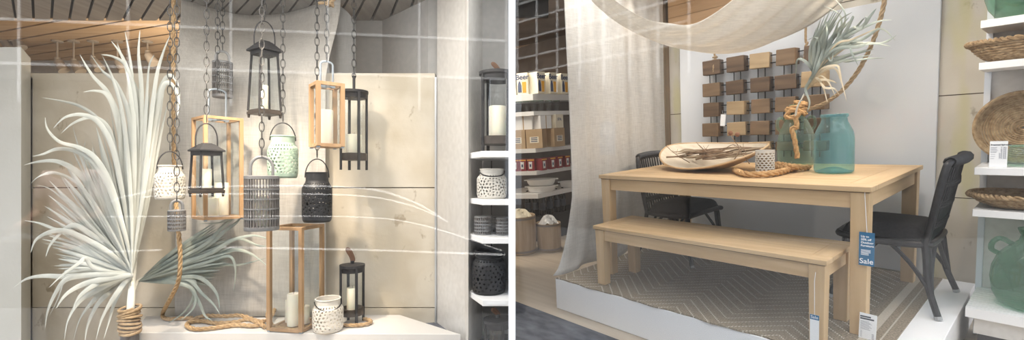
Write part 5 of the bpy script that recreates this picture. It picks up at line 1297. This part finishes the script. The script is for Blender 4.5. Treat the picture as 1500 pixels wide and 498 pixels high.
# round basket leaning on the back wall
bc_ = RY(1499, 186, yb_-.07); br = (RY(1499, 133, yb_-.07).z-RSH[2])/2-.004
rb = thing('round_basket', 'round coiled basket leaning against the wall on the right shelf', 'basket', (bc_.x, yb_-.060, RSH[2]+br*.99+.004), 0, None, RF, extra=Matrix.Rotation(math.radians(-100), 4, 'X') @ Matrix.Rotation(PI, 4, 'X'))
w = MB()
for i in range(15):
    r_ = br*(.06+.80*i/14); w.tube([(r_*math.cos(a_), r_*math.sin(a_), .0015*math.sin(40*a_+i)) for a_ in [2*PI*j/80 for j in range(80)]], .0056, 6, closed=True)
w.build('coiled_bottom', 'seagrass', rb, smooth=True)
w = MB()
for i in range(5): w.tube([((br*(.90+.02*i))*math.cos(a_), (br*(.90+.02*i))*math.sin(a_), +.012*i+.002*math.sin(36*a_+i*2)) for a_ in [2*PI*j/80 for j in range(80)]], .0085, 6, closed=True)
w.build('basket_side', 'seagrass', rb, smooth=True)
c0 = RY(1462.5, 226, yf+.03); w_ = (RY(1476,226,yf+.03)-RY(1449.5,226,yf+.03)).x; h_ = RY(1462,207,yf+.03).z-RSH[2]
rc = thing('price_card', 'white price list card standing on the middle right shelf', 'price card', (c0.x, yf+.03, RSH[2]+h_/2+.001), 0, None, RF)
MB().cbox((0,0,0), (w_, .002, h_)).build('card', 'paper', rc)
MB().cbox((0,.012,-h_/2+.004), (w_*.8, .024, .006)).build('card_stand', 'paper', rc)
text('heading', 'Seasonal Splendor', h_*.075, 'ink', rc, (-w_*.44, -.0014, h_*.36), align='LEFT', bold=.0004)
print_lines('small_print', [(-w_*.44, h_*z, w_*l, h_*.014) for z, l in ((.265, .36), (.235, .34), (.185, .34), (.155, .40), (.10, .36), (.07, .32), (-.005, .26), (-.085, .26), (-.165, .22))], 'inkgrey', rc, -.0011)
text('prices', '7.95\n8.95\n9.95\n29.95\n39.95\n79.95', h_*.092, 'inkgrey', rc, (w_*.44, -.0014, h_*.045), align='RIGHT', bold=.0003)
gx = RY(1492, 240, yf+.10).x
gv = thing('glass_vase', 'small clear green glass vase beside the price card', 'vase', (gx, yf+.10, RSH[2]+.001), 0, None, RF)
MB().lathe([(0,.004),(.040,.004),(.053,.022),(.056,.050),(.046,.078),(.034,.092),(.036,.104)], 36).build('vase_body', 'g_clear', gv, smooth=60)
MB().tube([(.036*math.cos(2*PI*i/30), .036*math.sin(2*PI*i/30), .104) for i in range(30)], .004, 6, closed=True).build('vase_lip', 'g_clear', gv, smooth=True)
# green jug on the base, round green vessel on the top shelf
jy2 = .80; ja = RY(1449, 400, jy2); jr = .166; jcx = ja.x+jr
jz = zb_+.001; jh2 = RY(1485, 333, jy2).z-jz
ju = thing('glass_jug', 'big green glass jug with ear handle on the base deck', 'jug', (jcx, jy2, jz), 0, None, RF)
MB().lathe([(0,.006),(jr*.62,.004),(jr*.80,.02),(jr*.94,jh2*.17),(jr,jh2*.36),(jr*.97,jh2*.50),(jr*.84,jh2*.66),(jr*.58,jh2*.78),(jr*.40,jh2*.85),(jr*.36,jh2*.92),(jr*.40,jh2*.95),(jr*.44,jh2),(jr*.36,jh2*1.0)], 60).build('jug_body', 'g_olive', ju, smooth=60)
MB().tube(cr([(-jr*.52,-.02,jh2*.80),(-jr*.78,-.03,jh2*.86),(-jr*.94,-.035,jh2*.80),(-jr*.96,-.03,jh2*.71),(-jr*.80,-.02,jh2*.66)],6), .012, 8).build('ear_handle', 'g_olive', ju, smooth=True)
vz = RSH[0]+.001; va = RY(1440, 0, .86); vr = .16
gb = thing('glass_vessel', 'round green glass vessel on the topmost right shelf', 'vessel', (va.x+vr, .87, vz), 0, None, RF)
MB().lathe([(0,.006),(vr*.52,.004),(vr*.72,.02),(vr*.88,.06),(vr*.97,.11),(vr,.17),(vr*.94,.24),(vr*.74,.31),(vr*.46,.36),(vr*.40,.42),(vr*.44,.44)], 60).build('vessel_body', 'g_olive', gb, smooth=60)

# ------------------------------------------------------------------ shop shelves behind the curtain at the left
def sp(px, py, d=5.45): return RD(px, py, d)
zref = {}
pA, pB, pC = RD(730, 287, 5.55), RD(788, 288, 5.40), RD(850, 276, 5.95)
dirAB = Vector((pB.x-pA.x, pB.y-pA.y, 0)).normalized(); dirBC = Vector((pC.x-pB.x, pC.y-pB.y, 0)).normalized()
inn = Vector((-dirAB.y, dirAB.x, 0)); 
if inn.dot(Vector((-.77,.64,0))) < 0: inn = -inn
plan = [(pA.x, pA.y), (pB.x, pB.y), (pC.x, pC.y), (pC.x+inn.x*.35, pC.y+inn.y*.35), (pA.x+inn.x*.5, pA.y+inn.y*.5)]
def zat(py, px=788): r = _ray(px, py); return EYER.z+r.z*5.40
SZ = []
for i, (ya, y2, lb) in enumerate([(138, 147, 'store shelf carrying the row of beer glass cartons'), (163, 169, 'store shelf below the beer glass cartons'), (217, 223, 'store shelf carrying the plain kraft boxes'), (250, 256, 'store shelf carrying the red mug cartons'), (284, 291, 'store shelf carrying the white oval dishes')]):
    z0_, z1_ = zat(y2), zat(ya); SZ.append(z1_)
    o = tag(MB().prism(plan, z0_, z1_).build('store_shelf', 'white', frame=RF), lb, 'shelf', 'store shelves behind the curtain')
bp = [(plan[3][0]+inn.x*.006, plan[3][1]+inn.y*.006), (plan[4][0]+inn.x*.006, plan[4][1]+inn.y*.006), (plan[4][0]+inn.x*.03, plan[4][1]+inn.y*.03), (plan[3][0]+inn.x*.03, plan[3][1]+inn.y*.03)]
tag(MB().prism(bp[::-1], FZ+.001, zat(100)).build('backboard', 'darkwall', frame=RF), 'dark back board behind the store shelves', 'back board')
def along(px, py, i, inset):            # a spot on shelf i seen at photo x, set back from the front edge
    r = _ray(px, py); 
    a, b_ = (pA, pB) if px < 787 else (pB, pC)
    d_ = Vector((b_.x-a.x, b_.y-a.y)); den = r.x*d_.y-r.y*d_.x
    s = ((a.x-EYER.x)*d_.y-(a.y-EYER.y)*d_.x)/den
    pt = EYER+r*s; dd = Vector((d_.x, d_.y, 0)).normalized(); ni = inn if px < 787 else (inn*.7+Vector((-dirBC.y, dirBC.x, 0))*0)
    return Vector((pt.x+ni.x*inset, pt.y+ni.y*inset, SZ[i]+.001)), math.atan2(dd.y, dd.x)
def pxw(w_, d=5.5): return w_/F*d
def carton(name, label, cat, px, i, wpx, hpx, dep, m, group, deco, inset=.0):
    p, a = along(px, 200, i, inset+dep/2+.01); w_, h_ = pxw(wpx), pxw(hpx)
    t = thing(name, label, cat, tuple(p), a, group, RF)
    MB().cbox((0, 0, h_/2), (w_, dep, h_)).build('carton', m, t, bevel=.002)
    deco(t, w_, h_, -dep/2)
    return t
def beer(t, w_, h_, y):
    text('lettering', 'Beer', h_*.34, 'navy', t, (0, y-.001, h_*.80), bold=.002)
    g = MB(); g.prism([(-.0*w_, h_*.08), (w_*.30, h_*.08), (w_*.34, h_*.58), (-.04*w_, h_*.58)], y-.003, y-.0005, xf=Matrix(((1,0,0,0),(0,0,1,0),(0,1,0,0),(0,0,0,1)))); g.build('beer_picture', 'amber', t)
    g = MB(); g.prism([(-w_*.42, h_*.10), (-w_*.10, h_*.10), (-w_*.10, h_*.42), (-w_*.2, h_*.62), (-w_*.32, h_*.62), (-w_*.42, h_*.42)], y-.003, y-.0005, xf=Matrix(((1,0,0,0),(0,0,1,0),(0,1,0,0),(0,0,0,1)))); g.build('house_picture', 'navy', t)
for k, px in enumerate((751, 769, 787.5, 805, 822)):
    carton('glass_carton', ['Beer glass carton partly hidden by the white mullion', 'first whole Beer glass carton from the left', 'middle Beer glass carton on its shelf', 'Beer glass carton second from the curtain', 'Beer glass carton touching the curtain edge'][k], 'carton', px, 0, 16.2, 30, .16, 'box_cream', 'beer glass cartons on the shelf', beer)
def kraft(t, w_, h_, y):
    MB().cbox((0, y-.001, h_*.45), (w_*.55, .002, h_*.32)).build('print_panel', 'box_cream', t); print_lines('printed_lines', [(-w_*.20, h_*(.55-.09*k), w_*.40, h_*.045) for k in range(3)], 'navy', t, y-.0022)
for k, px in enumerate((757, 782, 808)):
    carton('kraft_box', ['kraft box on the store shelf beside the white mullion', 'kraft box in the middle of the store shelf', 'kraft box on the store shelf next to the curtain'][k], 'box', px, 2, 24, 27, .2, 'box_tan', 'kraft boxes on the store shelf', kraft)
def mug(t, w_, h_, y):
    g = MB(); X4 = Matrix(((1,0,0,0),(0,0,1,0),(0,1,0,0),(0,0,0,1)))
    g.prism([(-w_*.26, h_*.18), (w_*.16, h_*.18), (w_*.2, h_*.78), (-w_*.3, h_*.78)], y-.003, y-.0005, xf=X4); g.build('mug_picture', 'porcelain', t)
    g = MB(); g.prism([(-w_*.16, h_*.34), (w_*.06, h_*.34), (w_*.06, h_*.58), (-w_*.16, h_*.58)], y-.004, y-.003, xf=X4); g.build('mug_badge', 'navy', t)
    MB().cbox((0, y-.001, h_*.92), (w_, .002, h_*.08)).build('stripe', 'amber', t)
for k, px in enumerate((752, 763, 775, 787, 800, 811, 822)):
    carton('mug_carton', ['red mug carton half behind the white mullion', 'red mug carton second from the mullion', 'red mug carton third from the mullion', 'red mug carton at the bend of the shelf', 'red mug carton third from the curtain', 'red mug carton second from the curtain', 'red mug carton touching the curtain'][k], 'carton', px, 3, 10.6, 17, .14, 'box_red', 'red mug cartons on the store shelf', mug)
# glasses on the second shelf, papers above
for k, px in enumerate((757, 768, 779, 790, 802, 814)):
    p, a = along(px, 160, 1, .09); t = thing('hurricane_glass', ['clear glass vase on the second store shelf, first from the mullion', 'clear glass vase on the second store shelf, second from the mullion', 'clear glass vase on the second store shelf, third from the mullion', 'clear glass vase on the second store shelf, third from the curtain', 'clear glass vase on the second store shelf, second from the curtain', 'clear glass vase on the second store shelf, nearest the curtain'][k], 'vase', tuple(p), a, 'clear vases on the second store shelf', RF)
    MB().lathe([(0,.004),(.028,.004),(.030,.02),(.036,.10),(.038,.118)], 20).build('vase_body', 'lglass', t, smooth=60)
    MB().tube([(.038*math.cos(2*PI*i/20), .038*math.sin(2*PI*i/20), .118) for i in range(20)], .003, 5, closed=True).build('vase_lip', 'g_clear', t, smooth=True)
for k, (px, wpx, hpx, m_, txt) in enumerate(((766, 26, 24, 'paper', ''), (793, 24, 22, 'paper', ''), (813, 18, 23.5, 'box_cream', 'IPA'))):
    carton('gift_box', ['tall white gift box standing on the kraft boxes near the mullion', 'white gift box in the middle, standing on the kraft boxes', 'cream gift box lettered IPA standing on the kraft boxes'][k], 'box', px, 2, wpx, hpx*.85, .12, m_, 'gift boxes above the kraft boxes', (lambda s: (lambda t, w_, h_, y: text('lettering', s, h_*.34, 'navy', t, (0, y-.001, h_*.62)) if s else MB().cbox((0, y-.001, h_*.5), (w_*.06, .002, h_)).build('ribbon', 'box_tan', t)))(txt), .03).location.z += 0
for o in [o for o in bpy.data.objects if o.name.startswith('gift_box')]:
    o.matrix_world = Matrix.Translation(RF.to_3x3() @ Vector((0, 0, pxw(27)+.002))) @ o.matrix_world
# oval dishes
for k, (px, py, n_, wpx, lb) in enumerate(((784, 280, 0, 43, 'lower white oval dish of the stack on the store shelf'), (785, 270, 1, 44, 'upper white oval dish of the stack on the store shelf'), (826, 275, 0, 26, 'white oval dish half behind the curtain'))):
    p, a = along(px if px != 785 else 784, 200, 4, .16); r_ = pxw(wpx)/2; t = thing('oval_dish', lb, 'dish', (p.x, p.y, p.z+n_*.078), math.atan2(-EYER.x*0+.76, .64), 'white oval dishes', RF)
    b = MB(); nn = 44; prof = [(0,.002),(.78,.002),(.90,.03),(.97,.066),(1.04,.068),(1.04,.076),(.95,.076),(.86,.034),(.74,.012),(0,.010)]
    for (f_, z_) in prof: b.v += [(r_*f_*math.cos(2*PI*j/nn), r_*.62*f_*math.sin(2*PI*j/nn), z_) for j in range(nn)]
    for i in range(len(prof)-1):
        for j in range(nn): b.f.append((i*nn+j, i*nn+(j+1) % nn, (i+1)*nn+(j+1) % nn, (i+1)*nn+j)); b.mi.append(0)
    b.build('dish_body', 'porcelain', t, smooth=50)
    MB().cbox((r_*1.06,0,.070), (.03,.06,.012)).cbox((-r_*1.06,0,.070), (.03,.06,.012)).build('dish_handle', 'porcelain', t, bevel=.004)
# barrels of bottles on the floor
def barrel(px, wpx, ytop, ybot, label, d=5.0):
    c = RZ(px, ybot-6, FZ); dep = (RF @ c).y; r_ = wpx/2/F*dep; r = _ray(px, ytop); h_ = RD(px, ytop+3, dep).z-FZ
    t = thing('wooden_barrel', label, 'barrel', (c.x, c.y, FZ+.001), 0, 'pale wooden barrels on the store floor', RF)
    MB().lathe([(0,.004),(r_*.93,.004),(r_*.97,h_*.25),(r_,h_*.55),(r_*.99,h_),(r_*.93,h_),(r_*.92,h_*.86),(0,h_*.86)], 40).build('barrel_body', 'barrel', t, smooth=40)
    hb = MB()
    for z in (.05, .92): hb.lathe([(r_*(.95 if z < .5 else 1.0),h_*z),(r_*(.985 if z < .5 else 1.015),h_*z),(r_*(.985 if z < .5 else 1.015),h_*z+.022),(r_*(.95 if z < .5 else 1.0),h_*z+.022)], 40)
    hb.build('hoops', 'hoop', t, smooth=40)
    return t, c, r_, h_
B1 = barrel(764, 46, 311, 375, 'larger pale wooden barrel of bottles beside the white mullion')
B2 = barrel(805, 36, 322, 372, 'smaller pale wooden barrel of bottles next to the curtain')
def bottle(loc, label, group, h_=.27):
    t = thing('wine_bottle', label, 'bottle', loc, 0, group, RF)
    MB().lathe([(0,.002),(.034,.002),(.036,.01),(.036,h_*.62),(.030,h_*.72),(.014,h_*.80),(.012,h_*.96),(.014,h_*.965),(.014,h_),(0,h_)], 20).build('bottle_body', 'bottle', t, smooth=50)
    MB().lathe([(.0368,h_*.22),(.0368,h_*.52)], 20).build('bottle_label', 'ink', t, smooth=True)
for k, px in enumerate((766, 778, 790, 801, 812, 821)):
    p = along(px, 300, 4, .2)[0]
    bottle((p.x, p.y, FZ+.30), ['dark bottle under the dishes, first from the mullion', 'dark bottle under the dishes, second from the mullion', 'dark bottle under the dishes, third from the mullion', 'dark bottle under the dishes, third from the curtain', 'dark bottle under the dishes, second from the curtain', 'dark bottle under the dishes, nearest the curtain'][k], 'dark bottles under the store shelves', .29)
lowp = [(pA.x+inn.x*.08, pA.y+inn.y*.08), (pB.x+inn.x*.08, pB.y+inn.y*.08), (pC.x, pC.y+.02), (pC.x+inn.x*.33, pC.y+inn.y*.33), (pA.x+inn.x*.48, pA.y+inn.y*.48)]
tag(MB().prism(lowp, FZ+.001, FZ+.299).build('low_plinth', 'kick', frame=RF), 'dark low plinth carrying the row of dark bottles behind the barrels', 'plinth')
rr = random.Random(4)
for (t_, c, r_, h_), m_, lb in ((B1, 'cream_fab', 'crumpled cream packing cloth spilling in the larger barrel'), (B2, 'clearplastic', 'crumpled clear wrap heaped in the smaller barrel')):
    b = MB(); b.grid(lambda u, v: (r_*.86*v*math.cos(2*PI*u), r_*.86*v*math.sin(2*PI*u), .07*(1-v*v)+.030*math.sin(u*31+v*9)*math.sin(v*14+u*19)+.03), 48, 14)
    tag(b.build('packing_cloth', m_, smooth=80, frame=RF @ Matrix.Translation((c.x, c.y, FZ+h_*.86+.004))), lb, 'cloth')
